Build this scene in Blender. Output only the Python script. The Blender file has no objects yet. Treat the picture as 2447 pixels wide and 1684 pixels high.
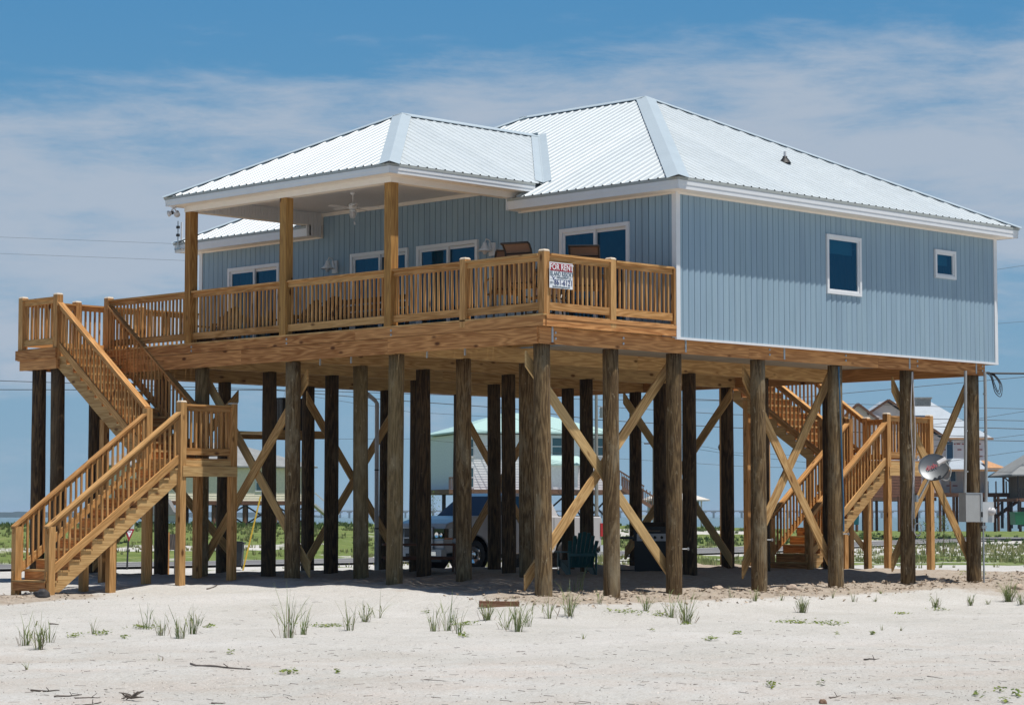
import bpy, bmesh, math, random
from mathutils import Vector, Matrix, noise
random.seed(7)
R = math.radians
# ------------------------------------------------------------------ camera, sky, sun, exposure
sc = bpy.context.scene
col = sc.collection
CX, CY, CZ = -32.694, -28.429, 1.65
YAW, PITCH = 0.7852, 0.0688
cam_d = bpy.data.cameras.new('camera'); cam = bpy.data.objects.new('camera', cam_d); col.objects.link(cam)
fw = Vector((math.cos(YAW)*math.cos(PITCH), math.sin(YAW)*math.cos(PITCH), math.sin(PITCH)))
rt = Vector((math.sin(YAW), -math.cos(YAW), 0)); up = rt.cross(fw)
cam.matrix_world = Matrix(((rt.x, up.x, -fw.x, CX), (rt.y, up.y, -fw.y, CY), (rt.z, up.z, -fw.z, CZ), (0, 0, 0, 1)))
cam_d.sensor_width = 36; cam_d.lens = 5670.6/2447*36; cam_d.clip_start = .5; cam_d.clip_end = 60000
sc.camera = cam
SUN = Vector((.07, -.285, 1)).normalized()
sd = bpy.data.lights.new('sun', 'SUN'); sd.energy = 5.0; sd.angle = R(.55); sd.color = (1, .955, .89)
so = bpy.data.objects.new('sun', sd); col.objects.link(so)
so.rotation_euler = SUN.to_track_quat('Z', 'Y').to_euler()
sc.view_settings.view_transform = 'Standard'; sc.view_settings.look = 'None'
sc.view_settings.exposure = 0.1; sc.view_settings.gamma = 1
w = bpy.data.worlds.new('World'); sc.world = w; w.use_nodes = True
wn = w.node_tree.nodes; wl = w.node_tree.links
bg = wn['Background']
sky = wn.new('ShaderNodeTexSky'); sky.sky_type = 'NISHITA'; sky.sun_disc = False
sky.sun_elevation = math.asin(SUN.z); sky.sun_rotation = math.atan2(SUN.x, SUN.y)
sky.altitude = 0; sky.air_density = 1.0; sky.dust_density = .3; sky.ozone_density = 1.2


def N(t, typ, **k):
    n = t.nodes.new(typ)
    for a, b in k.items():
        if a in ('operation', 'blend_type', 'data_type', 'noise_dimensions', 'wave_type', 'bands_direction', 'feature', 'attribute_name', 'clamp', 'use_clamp', 'distribution', 'interpolation_type', 'noise_type'):
            setattr(n, a, b)
        else:
            n.inputs[a].default_value = b
    return n


def ramp(t, stops, src=None):
    n = t.nodes.new('ShaderNodeValToRGB'); e = n.color_ramp.elements
    while len(e) < len(stops): e.new(.5)
    for i, (p_, c) in enumerate(stops):
        e[i].position = p_; e[i].color = tuple(c) + (1,) if len(c) == 3 else c
    if src is not None: t.links.new(src, n.inputs[0])
    return n


def build_sky():
    t = w.node_tree; L = t.links.new
    tc = t.nodes.new('ShaderNodeTexCoord')
    tint = N(t, 'ShaderNodeMix', data_type='RGBA', blend_type='MULTIPLY'); tint.inputs[0].default_value = 1
    L(sky.outputs[0], tint.inputs[6]); tint.inputs[7].default_value = SKYTINT
    sep = t.nodes.new('ShaderNodeSeparateXYZ'); L(tc.outputs['Generated'], sep.inputs[0])
    # low sky: deep marine blue aloft paling towards the horizon, as through a polarising filter
    # azimuth / elevation so that cloud bands stay tied to the world's directions
    az = N(t, 'ShaderNodeMath', operation='ARCTAN2'); L(sep.outputs[1], az.inputs[0]); L(sep.outputs[0], az.inputs[1])
    el = N(t, 'ShaderNodeMath', operation='ARCSINE'); L(sep.outputs[2], el.inputs[0])
    cb = t.nodes.new('ShaderNodeCombineXYZ')
    m1 = N(t, 'ShaderNodeMath', operation='MULTIPLY'); m1.inputs[1].default_value = 8; L(az.outputs[0], m1.inputs[0])
    m2 = N(t, 'ShaderNodeMath', operation='MULTIPLY'); m2.inputs[1].default_value = 42; L(el.outputs[0], m2.inputs[0])
    sh = N(t, 'ShaderNodeMath', operation='MULTIPLY_ADD'); sh.inputs[1].default_value = -.9; L(m1.outputs[0], sh.inputs[0]); L(m2.outputs[0], sh.inputs[2])
    L(m1.outputs[0], cb.inputs[0]); L(m2.outputs[0], cb.inputs[1])
    n1 = N(t, 'ShaderNodeTexNoise', Scale=.9, Detail=9, Roughness=.6, Distortion=.12); L(cb.outputs[0], n1.inputs['Vector'])
    cb2 = t.nodes.new('ShaderNodeCombineXYZ')
    m3 = N(t, 'ShaderNodeMath', operation='MULTIPLY'); m3.inputs[1].default_value = 1.8; L(m1.outputs[0], m3.inputs[0])
    m4 = N(t, 'ShaderNodeMath', operation='MULTIPLY_ADD'); m4.inputs[1].default_value = 1.5; m4.inputs[2].default_value = 4; L(m2.outputs[0], m4.inputs[0])
    L(m3.outputs[0], cb2.inputs[0]); L(m4.outputs[0], cb2.inputs[1])
    n2 = N(t, 'ShaderNodeTexNoise', Scale=1.0, Detail=11, Roughness=.66, Distortion=.22); L(cb2.outputs[0], n2.inputs['Vector'])
    # coverage by elevation (radians): strong band 4..8 deg, thinner above
    cov = ramp(t, [(0, (.36,)*3), (.13, (.44,)*3), (.26, (.60,)*3), (.38, (.82,)*3), (.54, (.84,)*3), (.68, (.74,)*3), (.76, (.44,)*3), (.84, (.32,)*3), (1, (.40,)*3)])
    e2 = N(t, 'ShaderNodeMath', operation='MULTIPLY'); e2.inputs[1].default_value = 1/R(15)
    azs = N(t, 'ShaderNodeMath', operation='MULTIPLY_ADD'); azs.inputs[1].default_value = .07; azs.inputs[2].default_value = -.07*R(45)
    L(az.outputs[0], azs.inputs[0])
    ea = N(t, 'ShaderNodeMath', operation='ADD'); L(el.outputs[0], ea.inputs[0]); L(azs.outputs[0], ea.inputs[1])
    wob = N(t, 'ShaderNodeMath', operation='MULTIPLY_ADD'); wob.inputs[1].default_value = .05; wob.inputs[2].default_value = -.025
    L(n1.outputs[0], wob.inputs[0])
    eb = N(t, 'ShaderNodeMath', operation='ADD'); L(ea.outputs[0], eb.inputs[0]); L(wob.outputs[0], eb.inputs[1])
    L(eb.outputs[0], e2.inputs[0]); L(e2.outputs[0], cov.inputs[0])
    mixn = N(t, 'ShaderNodeMath', operation='MULTIPLY_ADD'); mixn.inputs[1].default_value = .62; L(n1.outputs[0], mixn.inputs[0])
    n2s = N(t, 'ShaderNodeMath', operation='MULTIPLY'); n2s.inputs[1].default_value = .75; L(n2.outputs[0], n2s.inputs[0]); L(n2s.outputs[0], mixn.inputs[2])
    sub = N(t, 'ShaderNodeMath', operation='ADD'); L(mixn.outputs[0], sub.inputs[0]); L(cov.outputs[0], sub.inputs[1])
    mr = N(t, 'ShaderNodeMapRange', interpolation_type='SMOOTHSTEP'); mr.inputs[1].default_value = 1.12; mr.inputs[2].default_value = 1.58; mr.inputs[3].default_value = 0; mr.inputs[4].default_value = .9
    L(sub.outputs[0], mr.inputs[0])
    gr = ramp(t, [(0, (4.6, 7.2, 9.4)), (.2, (3.9, 6.8, 9.5)), (.5, (2.3, 5.7, 9.3)), (.85, (1.45, 4.7, 8.9)), (1, (1.4, 4.6, 8.8))])
    ge = N(t, 'ShaderNodeMath', operation='MULTIPLY'); ge.inputs[1].default_value = 1/R(15); L(el.outputs[0], ge.inputs[0]); L(ge.outputs[0], gr.inputs[0])
    hi = N(t, 'ShaderNodeMapRange', interpolation_type='SMOOTHSTEP'); hi.inputs[1].default_value = R(16); hi.inputs[2].default_value = R(40); hi.inputs[3].default_value = 1; hi.inputs[4].default_value = 0; L(el.outputs[0], hi.inputs[0])
    bs = N(t, 'ShaderNodeMix', data_type='RGBA'); L(hi.outputs[0], bs.inputs[0]); L(tint.outputs[2], bs.inputs[6]); L(gr.outputs[0], bs.inputs[7])
    cm = N(t, 'ShaderNodeMix', data_type='RGBA'); L(mr.outputs[0], cm.inputs[0]); L(bs.outputs[2], cm.inputs[6]); cm.inputs[7].default_value = CLOUD
    L(cm.outputs[2], bg.inputs[0]); bg.inputs[1].default_value = .053


SKYTINT = (.7, .85, 1.0, 1)
CLOUD = (7.6, 8.8, 10.5, 1)
build_sky()

# ------------------------------------------------------------------ mesh helpers
class MB:
    def __init__(s): s.v = []; s.f = []; s.uv = []; s.t = []
    def quad(s, pts, uv=None, tone=.5):
        i = len(s.v); s.v += [tuple(p_) for p_ in pts]; s.f.append(tuple(range(i, i+len(pts))))
        s.uv += uv if uv else [(p_[0]+p_[1], p_[2]) for p_ in pts]; s.t += [tone]*len(pts)
    def box(s, a, b, tone=None):
        x0, y0, z0 = [min(p_) for p_ in zip(a, b)]; x1, y1, z1 = [max(p_) for p_ in zip(a, b)]
        dx, dy, dz = x1-x0, y1-y0, z1-z0
        if dz >= dx and dz >= dy: s.beam(((x0+x1)/2, (y0+y1)/2, z0), ((x0+x1)/2, (y0+y1)/2, z1), dx, dy, (1, 0, 0), tone)
        elif dx >= dy: s.beam((x0, (y0+y1)/2, (z0+z1)/2), (x1, (y0+y1)/2, (z0+z1)/2), dy, dz, (0, 1, 0), tone)
        else: s.beam(((x0+x1)/2, y0, (z0+z1)/2), ((x0+x1)/2, y1, (z0+z1)/2), dx, dz, (1, 0, 0), tone)
        return s
    def beam(s, p0, p1, w_, h_, side=None, tone=None, plumb=False):
        """board from p0 to p1, width w_ along 'side', thickness h_ along the third axis"""
        p0 = Vector(p0); p1 = Vector(p1); d = p1-p0; L_ = d.length; d = d/L_
        sv = Vector(side) if side else Vector((0, 0, 1)).cross(d)
        sv = (sv-d*sv.dot(d)).normalized(); hv = d.cross(sv)
        if tone is None: tone = random.random()
        ou, ov = random.uniform(0, 50), random.uniform(0, 50)
        w2, h2 = w_/2, h_/2
        def C(base, a, b):
            q = base+sv*(a*w2)+hv*(b*h2)
            if plumb:   # ends cut plumb: slide along d so that the horizontal position matches the end
                hd = Vector((d.x, d.y, 0)); k = hd.length
                if k > 1e-4:
                    off = (q-base); o = Vector((off.x, off.y, 0)).dot(hd)/k
                    q = q-d*(o/k)
            return q
        a = [C(p0, -1, -1), C(p0, 1, -1), C(p0, 1, 1), C(p0, -1, 1)]; b = [C(p1, -1, -1), C(p1, 1, -1), C(p1, 1, 1), C(p1, -1, 1)]
        per = [0, w_, w_+h_, 2*w_+h_, 2*w_+2*h_]
        for i in range(4):
            j = (i+1) % 4
            s.quad([a[i], a[j], b[j], b[i]], [(ou, ov+per[i]), (ou, ov+per[i+1]), (ou+L_, ov+per[i+1]), (ou+L_, ov+per[i])], tone)
        s.quad([a[3], a[2], a[1], a[0]], [(ou+q[0]*.2, ov+7+q[1]) for q in ((0, 0), (w_, 0), (w_, h_), (0, h_))], tone)
        s.quad([b[0], b[1], b[2], b[3]], [(ou+q[0]*.2, ov+9+q[1]) for q in ((0, 0), (w_, 0), (w_, h_), (0, h_))], tone)
        return s
    def tube(s, pts, r, n=8, tone=.5, cap=True, r1=None):
        pts = [Vector(p_) for p_ in pts]; rings = []; L_ = 0; ls = []
        ou = random.uniform(0, 50)
        for i, p_ in enumerate(pts):
            if i: L_ += (p_-pts[i-1]).length
            ls.append(L_)
        for i, p_ in enumerate(pts):
            d = (pts[min(i+1, len(pts)-1)]-pts[max(i-1, 0)]).normalized()
            a = d.cross(Vector((0, 0, 1)) if abs(d.z) < .9 else Vector((1, 0, 0))).normalized(); b = d.cross(a)
            rr = r if r1 is None else r+(r1-r)*ls[i]/L_
            rings.append([p_+(a*math.cos(6.28318*k/n)+b*math.sin(6.28318*k/n))*rr for k in range(n)])
        for i in range(len(pts)-1):
            for k in range(n):
                j = (k+1) % n
                s.quad([rings[i][k], rings[i+1][k], rings[i+1][j], rings[i][j]], [(ou+ls[i], k/n*r*6.3), (ou+ls[i+1], k/n*r*6.3), (ou+ls[i+1], (k+1)/n*r*6.3), (ou+ls[i], (k+1)/n*r*6.3)], tone)
        if cap:
            s.quad(rings[0], None, tone); s.quad(rings[-1][::-1], None, tone)
        return s
    def lathe(s, prof, c=(0, 0, 0), n=16, tone=.5, axis=None):
        c = Vector(c); A = (axis.to_track_quat('Z', 'Y') if axis else None)
        def P(r_, z_, k):
            q = Vector((r_*math.cos(6.28318*k/n), r_*math.sin(6.28318*k/n), z_))
            return c+(A @ q if A else q)
        for i in range(len(prof)-1):
            for k in range(n):
                a, b = prof[i], prof[i+1]
                pts = [P(*a, k), P(*a, k+1), P(*b, k+1), P(*b, k)]
                if a[0] < 1e-6: pts = pts[1:]
                elif b[0] < 1e-6: pts = pts[:3]
                s.quad(pts, None, tone)
        return s
    def prism(s, poly, o, e1, e2, ext, tone=.5):
        """polygon in plane (e1,e2) at origin o, extruded by ext"""
        o = Vector(o); e1 = Vector(e1); e2 = Vector(e2); ext = Vector(ext)
        a = [o+e1*x+e2*y for x, y in poly]; b = [q+ext for q in a]; n = len(poly)
        ou = random.uniform(0, 50)
        s.quad(a, [(ou+x, y) for x, y in poly], tone); s.quad(b[::-1], [(ou+x, y) for x, y in poly[::-1]], tone)
        for i in range(n):
            j = (i+1) % n
            L_ = math.hypot(poly[j][0]-poly[i][0], poly[j][1]-poly[i][1])
            s.quad([a[j], a[i], b[i], b[j]], [(ou+L_, 0), (ou, 0), (ou, ext.length), (ou+L_, ext.length)], tone)
        return s
    def build(s, name, m, parent=None, smooth=False, label=None, bevel=0, weld=False):
        me = bpy.data.meshes.new(name); me.from_pydata(s.v, [], s.f)
        uv = me.uv_layers.new(name='UVMap'); uv.data.foreach_set('uv', [c for q in s.uv for c in q])
        at = me.attributes.new('tone', 'FLOAT', 'CORNER'); at.data.foreach_set('value', s.t)
        if weld or smooth:
            bm = bmesh.new(); bm.from_mesh(me); bmesh.ops.remove_doubles(bm, verts=bm.verts, dist=1e-5); bmesh.ops.recalc_face_normals(bm, faces=bm.faces); bm.to_mesh(me); bm.free()
        if smooth: me.polygons.foreach_set('use_smooth', [True]*len(me.polygons))
        me.update()
        o = bpy.data.objects.new(name, me); col.objects.link(o)
        if m: me.materials.append(m)
        if parent is not None: o.parent = parent
        if label: o['label'] = label
        if bevel:
            b = o.modifiers.new('bevel', 'BEVEL'); b.width = bevel; b.segments = 2; b.limit_method = 'ANGLE'
        return o


def smooth_pts(pts, n=6):
    P_ = [Vector(p_) for p_ in pts]; P_ = [P_[0]*2-P_[1]]+P_+[P_[-1]*2-P_[-2]]; out = []
    for i in range(1, len(P_)-2):
        a, b, c, d = P_[i-1:i+3]
        for k in range(n):
            t = k/n; out.append(.5*((2*b)+(c-a)*t+(2*a-5*b+4*c-d)*t*t+(3*b-a-3*c+d)*t*t*t))
    return out+[P_[-2]]


def tag(o, label=None, cat=None, group=None, kind=None):
    if label: o['label'] = label
    if cat: o['category'] = cat
    if group: o['group'] = group
    if kind: o['kind'] = kind
    return o


def empty(name, label, cat, group=None, loc=(0, 0, 0)):
    o = bpy.data.objects.new(name, None); col.objects.link(o); o.location = loc; o.empty_display_size = .2
    return tag(o, label, cat, group)


def text_mesh(name, s, size, m, parent, mat4, ext=.002, squeeze=1.0, bold=0):
    c = bpy.data.curves.new(name, 'FONT'); c.body = s; c.size = size; c.extrude = ext; c.offset = bold
    c.align_x = 'CENTER'; c.align_y = 'CENTER'; c.resolution_u = 3
    to = bpy.data.objects.new(name, c); col.objects.link(to)
    dg = bpy.context.evaluated_depsgraph_get(); me = bpy.data.meshes.new_from_object(to.evaluated_get(dg))
    bpy.data.objects.remove(to)
    me.transform(mat4 @ Matrix.Diagonal((squeeze, 1, 1, 1)))
    o = bpy.data.objects.new(name, me); col.objects.link(o); me.materials.clear(); me.materials.append(m)
    o.parent = parent
    return o


# ------------------------------------------------------------------ materials
def newmat(name):
    m = bpy.data.materials.new(name); m.use_nodes = True
    t = m.node_tree; b = t.nodes['Principled BSDF']
    return m, t, b


def plain(name, c, rough=.6, metal=0, var=.06, scale=6, spec=.5, bump=0):
    m, t, b = newmat(name); L = t.links.new
    tc = t.nodes.new('ShaderNodeTexCoord'); n = N(t, 'ShaderNodeTexNoise', Scale=scale, Detail=6, Roughness=.65)
    L(tc.outputs['Object'], n.inputs['Vector'])
    lo = tuple(x*(1-var*2) for x in c); hi = tuple(min(1, x*(1+var)) for x in c)
    r = ramp(t, [(.3, lo), (.7, hi)], n.outputs[0]); L(r.outputs[0], b.inputs['Base Color'])
    b.inputs['Roughness'].default_value = rough; b.inputs['Metallic'].default_value = metal
    b.inputs['Specular IOR Level'].default_value = spec
    if bump:
        bp = N(t, 'ShaderNodeBump', Strength=bump, Distance=.01); n2 = N(t, 'ShaderNodeTexNoise', Scale=scale*12, Detail=4)
        L(tc.outputs['Object'], n2.inputs['Vector']); L(n2.outputs[0], bp.inputs['Height']); L(bp.outputs[0], b.inputs['Normal'])
    return m


def wood(name, a, b_, c_, along=1.2, across=26, knots=True, rough=.75, blotch=None):
    """a light, b_ dark grain, c_ weathered tint; grain follows the UV's first axis"""
    m, t, b = newmat(name); L = t.links.new
    uv = t.nodes.new('ShaderNodeUVMap'); mp = t.nodes.new('ShaderNodeMapping'); mp.inputs['Scale'].default_value = (along, across, 1)
    L(uv.outputs[0], mp.inputs[0])
    n1 = N(t, 'ShaderNodeTexNoise', Scale=1, Detail=5, Roughness=.6, Distortion=.5); L(mp.outputs[0], n1.inputs['Vector'])
    mp2 = t.nodes.new('ShaderNodeMapping'); mp2.inputs['Scale'].default_value = (.5, 5, 1); L(uv.outputs[0], mp2.inputs[0])
    n2 = N(t, 'ShaderNodeTexNoise', Scale=1, Detail=2, Roughness=.5); L(mp2.outputs[0], n2.inputs['Vector'])
    # cathedral rings from a distorted field
    mu = N(t, 'ShaderNodeMath', operation='MULTIPLY'); mu.inputs[1].default_value = 9; L(n2.outputs[0], mu.inputs[0])
    fr = N(t, 'ShaderNodeMath', operation='PINGPONG'); fr.inputs[1].default_value = .5; L(mu.outputs[0], fr.inputs[0])
    mx = N(t, 'ShaderNodeMath', operation='MULTIPLY_ADD'); mx.inputs[1].default_value = .8; L(fr.outputs[0], mx.inputs[0])
    hf = N(t, 'ShaderNodeMath', operation='MULTIPLY'); hf.inputs[1].default_value = .75; L(n1.outputs[0], hf.inputs[0]); L(hf.outputs[0], mx.inputs[2])
    r = ramp(t, [(.36, b_), (.58, tuple(.45*x+.55*y for x, y in zip(a, b_))), (.76, a)], mx.outputs[0])
    at = N(t, 'ShaderNodeAttribute', attribute_name='tone')
    tr = ramp(t, [(0, tuple(.74*x for x in (1, 1, 1))), (.5, (1, 1, 1)), (1, (1.0, 1.0, .97))], at.outputs['Fac'])
    ml = N(t, 'ShaderNodeMix', data_type='RGBA', blend_type='MULTIPLY'); ml.inputs[0].default_value = 1
    L(r.outputs[0], ml.inputs[6]); L(tr.outputs[0], ml.inputs[7])
    wt = N(t, 'ShaderNodeMapRange'); wt.inputs[1].default_value = .45; wt.inputs[2].default_value = 1; wt.inputs[4].default_value = .42
    L(at.outputs['Fac'], wt.inputs[0])
    cm = N(t, 'ShaderNodeMix', data_type='RGBA'); L(wt.outputs[0], cm.inputs[0]); L(ml.outputs[2], cm.inputs[6]); cm.inputs[7].default_value = c_ + (1,)
    out = cm.outputs[2]
    if knots:
        mp3 = t.nodes.new('ShaderNodeMapping'); mp3.inputs['Scale'].default_value = (1.6, 3.6, 1); L(uv.outputs[0], mp3.inputs[0])
        vo = N(t, 'ShaderNodeTexVoronoi', Scale=1.0); L(mp3.outputs[0], vo.inputs['Vector'])
        kr = ramp(t, [(.07, (1, 1, 1)), (.15, (0, 0, 0))], vo.outputs['Distance'])
        km = N(t, 'ShaderNodeMix', data_type='RGBA'); L(kr.outputs[0], km.inputs[0]); L(out, km.inputs[6]); km.inputs[7].default_value = (b_[0]*.35, b_[1]*.3, b_[2]*.3, 1)
        out = km.outputs[2]
    if blotch:
        tcb = t.nodes.new('ShaderNodeTexCoord')
        for sc__, lo_, hi_, cc in ((2.3, .50, .72, blotch), (4.5, .55, .70, (b_[0], b_[1], b_[2])), (14, .60, .72, tuple(min(1, q*1.5) for q in blotch))):
            nb = N(t, 'ShaderNodeTexNoise', Scale=sc__, Detail=7, Roughness=.7, Distortion=.4); mpb = t.nodes.new('ShaderNodeMapping'); mpb.inputs['Scale'].default_value = (1, 1, .4); mpb.inputs['Location'].default_value = (sc__, 0, 0); L(tcb.outputs['Object'], mpb.inputs[0]); L(mpb.outputs[0], nb.inputs['Vector'])
            rb = ramp(t, [(lo_, (0, 0, 0)), (hi_, (.8, .8, .8))], nb.outputs[0]); kb = N(t, 'ShaderNodeMix', data_type='RGBA'); L(rb.outputs[0], kb.inputs[0]); L(out, kb.inputs[6]); kb.inputs[7].default_value = tuple(cc)+(1,); out = kb.outputs[2]
    L(out, b.inputs['Base Color']); b.inputs['Roughness'].default_value = rough; b.inputs['Specular IOR Level'].default_value = .25
    bp = N(t, 'ShaderNodeBump', Strength=.25, Distance=.004); L(n1.outputs[0], bp.inputs['Height']); L(bp.outputs[0], b.inputs['Normal'])
    return m


M = {}
M['wood'] = wood('treated_pine', (.62, .395, .17), (.40, .22, .08), (.48, .37, .19))
M['wood_o'] = wood('orange_pine', (.60, .29, .105), (.31, .12, .034), (.54, .29, .12), across=18)
M['column'] = wood('column_pine', (.44, .225, .065), (.25, .11, .026), (.36, .235, .085))
M['rail'] = wood('rail_pine', (.60, .325, .125), (.36, .17, .05), (.46, .32, .145), knots=True)
M['pile'] = wood('pile_timber', (.22, .145, .07), (.075, .044, .019), (.20, .165, .085), along=6, across=42, knots=False, rough=.9, blotch=(.30, .25, .165))
M['pile_dark'] = wood('shaded_pile', (.12, .07, .032), (.03, .017, .009), (.09, .06, .035), along=5, across=38, knots=False, rough=.85, blotch=(.12, .085, .05))  # darker copy of the pile timber: shade under the house put into the colour
M['old_wood'] = wood('brown_deck_wood', (.22, .11, .065), (.12, .055, .035), (.2, .13, .09))
M['drift'] = wood('driftwood', (.17, .14, .12), (.06, .05, .042), (.2, .17, .15), knots=False)
M['white'] = plain('white_trim', (.70, .71, .72), .45, var=.02)
M['cream'] = plain('cream_soffit', (.80, .74, .66), .6, var=.02)
M['ceiling'] = plain('porch_ceiling', (.68, .66, .65), .6, var=.02)
M['edge'] = plain('drip_edge', (.36, .38, .36), .4, var=.05)
M['roof'] = plain('white_metal_roof', (.52, .57, .595), .42, var=.025, scale=2.5)
_t = M['roof'].node_tree; _b = _t.nodes['Principled BSDF']; _src = _b.inputs['Base Color'].links[0].from_socket
_at = N(_t, 'ShaderNodeAttribute', attribute_name='tone'); _r = ramp(_t, [(0, (.92, .93, .94)), (1, (1, 1, 1))], _at.outputs['Fac'])
_tc = _t.nodes.new('ShaderNodeTexCoord'); _mp = _t.nodes.new('ShaderNodeMapping'); _mp.inputs['Scale'].default_value = (3, 3, 3); _t.links.new(_tc.outputs['Object'], _mp.inputs[0])
_n = N(_t, 'ShaderNodeTexNoise', Scale=1, Detail=8, Roughness=.7); _t.links.new(_mp.outputs[0], _n.inputs['Vector']); _r2 = ramp(_t, [(.3, (.93, .93, .92)), (.6, (1, 1, 1))], _n.outputs[0])
_m = N(_t, 'ShaderNodeMix', data_type='RGBA', blend_type='MULTIPLY'); _m.inputs[0].default_value = 1; _t.links.new(_r.outputs[0], _m.inputs[6]); _t.links.new(_r2.outputs[0], _m.inputs[7])
_m2 = N(_t, 'ShaderNodeMix', data_type='RGBA', blend_type='MULTIPLY'); _m2.inputs[0].default_value = 1; _t.links.new(_src, _m2.inputs[6]); _t.links.new(_m.outputs[2], _m2.inputs[7]); _t.links.new(_m2.outputs[2], _b.inputs['Base Color'])
M['cap'] = plain('ridge_flashing', (.44, .51, .55), .33, var=.03, scale=1.5)
M['black'] = plain('black_rubber', (.012, .012, .013), .6)
M['dark'] = plain('dark_void', (.02, .02, .022), .9)
M['galv'] = plain('galvanised_steel', (.45, .47, .48), .35, metal=.7, var=.15, scale=20)
M['grey'] = plain('grey_enclosure', (.33, .335, .33), .5, var=.04)
M['pvc'] = plain('grey_pvc', (.55, .54, .55), .5)
M['ply'] = plain('plywood_underside', (.42, .36, .28), .85, var=.12, scale=2)
M['teal'] = plain('teal_plastic', (.004, .075, .082), .45, var=.1)
M['sling'] = plain('brown_mesh_sling', (.16, .095, .065), .8, var=.1, scale=60)
M['bronze'] = plain('dark_bronze_frame', (.018, .015, .014), .4, metal=.3)
M['red'] = plain('sign_red', (.30, .01, .022), .5, var=.03)
M['signwhite'] = plain('sign_white', (.78, .8, .82), .5, var=.02)
M['navy'] = plain('sign_navy', (.03, .05, .16), .5)
M['signgrey'] = plain('sign_grey_letter', (.12, .17, .22), .5)
M['yellow'] = plain('yellow_plastic', (.75, .48, .04), .5)
M['truck'] = plain('white_truck_paint', (.54, .53, .535), .22, var=.01, scale=1)
M['chrome'] = plain('chrome', (.7, .72, .74), .12, metal=1, var=.02)
M['amber'] = plain('amber_lens', (.6, .16, .03), .2)
M['tail'] = plain('red_lens', (.45, .01, .012), .2)
M['picnic'] = wood('redwood_table', (.20, .085, .045), (.11, .04, .022), (.18, .09, .06))
M['concrete'] = plain('weathered_grey', (.3, .29, .27), .9, var=.2, bump=.3)


def m_glass(name, tint, refl=.55, trans=.35, body=(.0, .045, .10, 1), gl=(.45, .75, 1, 1)):
    m, t, b = newmat(name); L = t.links.new
    t.nodes.remove(b); out = t.nodes['Material Output']
    g = N(t, 'ShaderNodeBsdfGlossy', Roughness=.02); g.inputs['Color'].default_value = gl
    tr = t.nodes.new('ShaderNodeBsdfTransparent'); tr.inputs[0].default_value = tint
    d = t.nodes.new('ShaderNodeBsdfDiffuse'); d.inputs[0].default_value = body
    lw = t.nodes.new('ShaderNodeLayerWeight'); lw.inputs[0].default_value = .5; fz = N(t, 'ShaderNodeMath', operation='POWER'); fz.inputs[1].default_value = 4; L(lw.outputs['Facing'], fz.inputs[0])
    nz = N(t, 'ShaderNodeTexNoise', Scale=.7, Detail=1); bp = N(t, 'ShaderNodeBump', Strength=.06, Distance=.05)
    tc = t.nodes.new('ShaderNodeTexCoord'); L(tc.outputs['Object'], nz.inputs['Vector']); L(nz.outputs[0], bp.inputs['Height']); L(bp.outputs[0], g.inputs['Normal'])
    ma = N(t, 'ShaderNodeMath', operation='MULTIPLY_ADD'); ma.inputs[1].default_value = 1.0; ma.inputs[2].default_value = refl*.09; L(fz.outputs[0], ma.inputs[0])
    a = t.nodes.new('ShaderNodeMixShader'); a.inputs[0].default_value = trans; L(d.outputs[0], a.inputs[1]); L(tr.outputs[0], a.inputs[2])
    c = t.nodes.new('ShaderNodeMixShader'); L(ma.outputs[0], c.inputs[0]); L(a.outputs[0], c.inputs[1]); L(g.outputs[0], c.inputs[2]); L(c.outputs[0], out.inputs[0])
    return m


M['glass'] = m_glass('window_glass', (.2, .5, .62, 1), refl=.7, trans=.5)
M['carglass'] = m_glass('car_glass', (.2, .3, .33, 1), refl=.9, trans=.5, body=(.01, .016, .02, 1), gl=(.7, .8, .9, 1))


def m_siding():
    m, t, b = newmat('blue_grey_siding'); L = t.links.new
    tc = t.nodes.new('ShaderNodeTexCoord')
    mp = t.nodes.new('ShaderNodeMapping'); mp.inputs['Scale'].default_value = (70, 70, .6); L(tc.outputs['Object'], mp.inputs[0])
    n = N(t, 'ShaderNodeTexNoise', Scale=1, Detail=3); L(mp.outputs[0], n.inputs['Vector'])
    n2 = N(t, 'ShaderNodeTexNoise', Scale=.8, Detail=4); L(tc.outputs['Object'], n2.inputs['Vector'])
    r = ramp(t, [(.3, (.25, .355, .44)), (.7, (.30, .405, .49))], n.outputs[0])
    mpd = t.nodes.new('ShaderNodeMapping'); mpd.inputs['Scale'].default_value = (4, 4, .5); L(tc.outputs['Object'], mpd.inputs[0]); L(mpd.outputs[0], n2.inputs['Vector']); r2 = ramp(t, [(.3, (.88,)*3), (.5, (.97, .97, .96)), (.7, (1, 1, 1))], n2.outputs[0])
    ml = N(t, 'ShaderNodeMix', data_type='RGBA', blend_type='MULTIPLY'); ml.inputs[0].default_value = 1; L(r.outputs[0], ml.inputs[6]); L(r2.outputs[0], ml.inputs[7])
    at = N(t, 'ShaderNodeAttribute', attribute_name='tone'); tr = ramp(t, [(0, (.95, .955, .965)), (1, (1.02, 1.02, 1.0))], at.outputs['Fac'])
    m2_ = N(t, 'ShaderNodeMix', data_type='RGBA', blend_type='MULTIPLY'); m2_.inputs[0].default_value = 1; L(ml.outputs[2], m2_.inputs[6]); L(tr.outputs[0], m2_.inputs[7])
    L(m2_.outputs[2], b.inputs['Base Color']); b.inputs['Roughness'].default_value = .6; b.inputs['Specular IOR Level'].default_value = .3
    bp = N(t, 'ShaderNodeBump', Strength=.15, Distance=.002); L(n.outputs[0], bp.inputs['Height']); L(bp.outputs[0], b.inputs['Normal'])
    return m


M['siding'] = m_siding()


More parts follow.
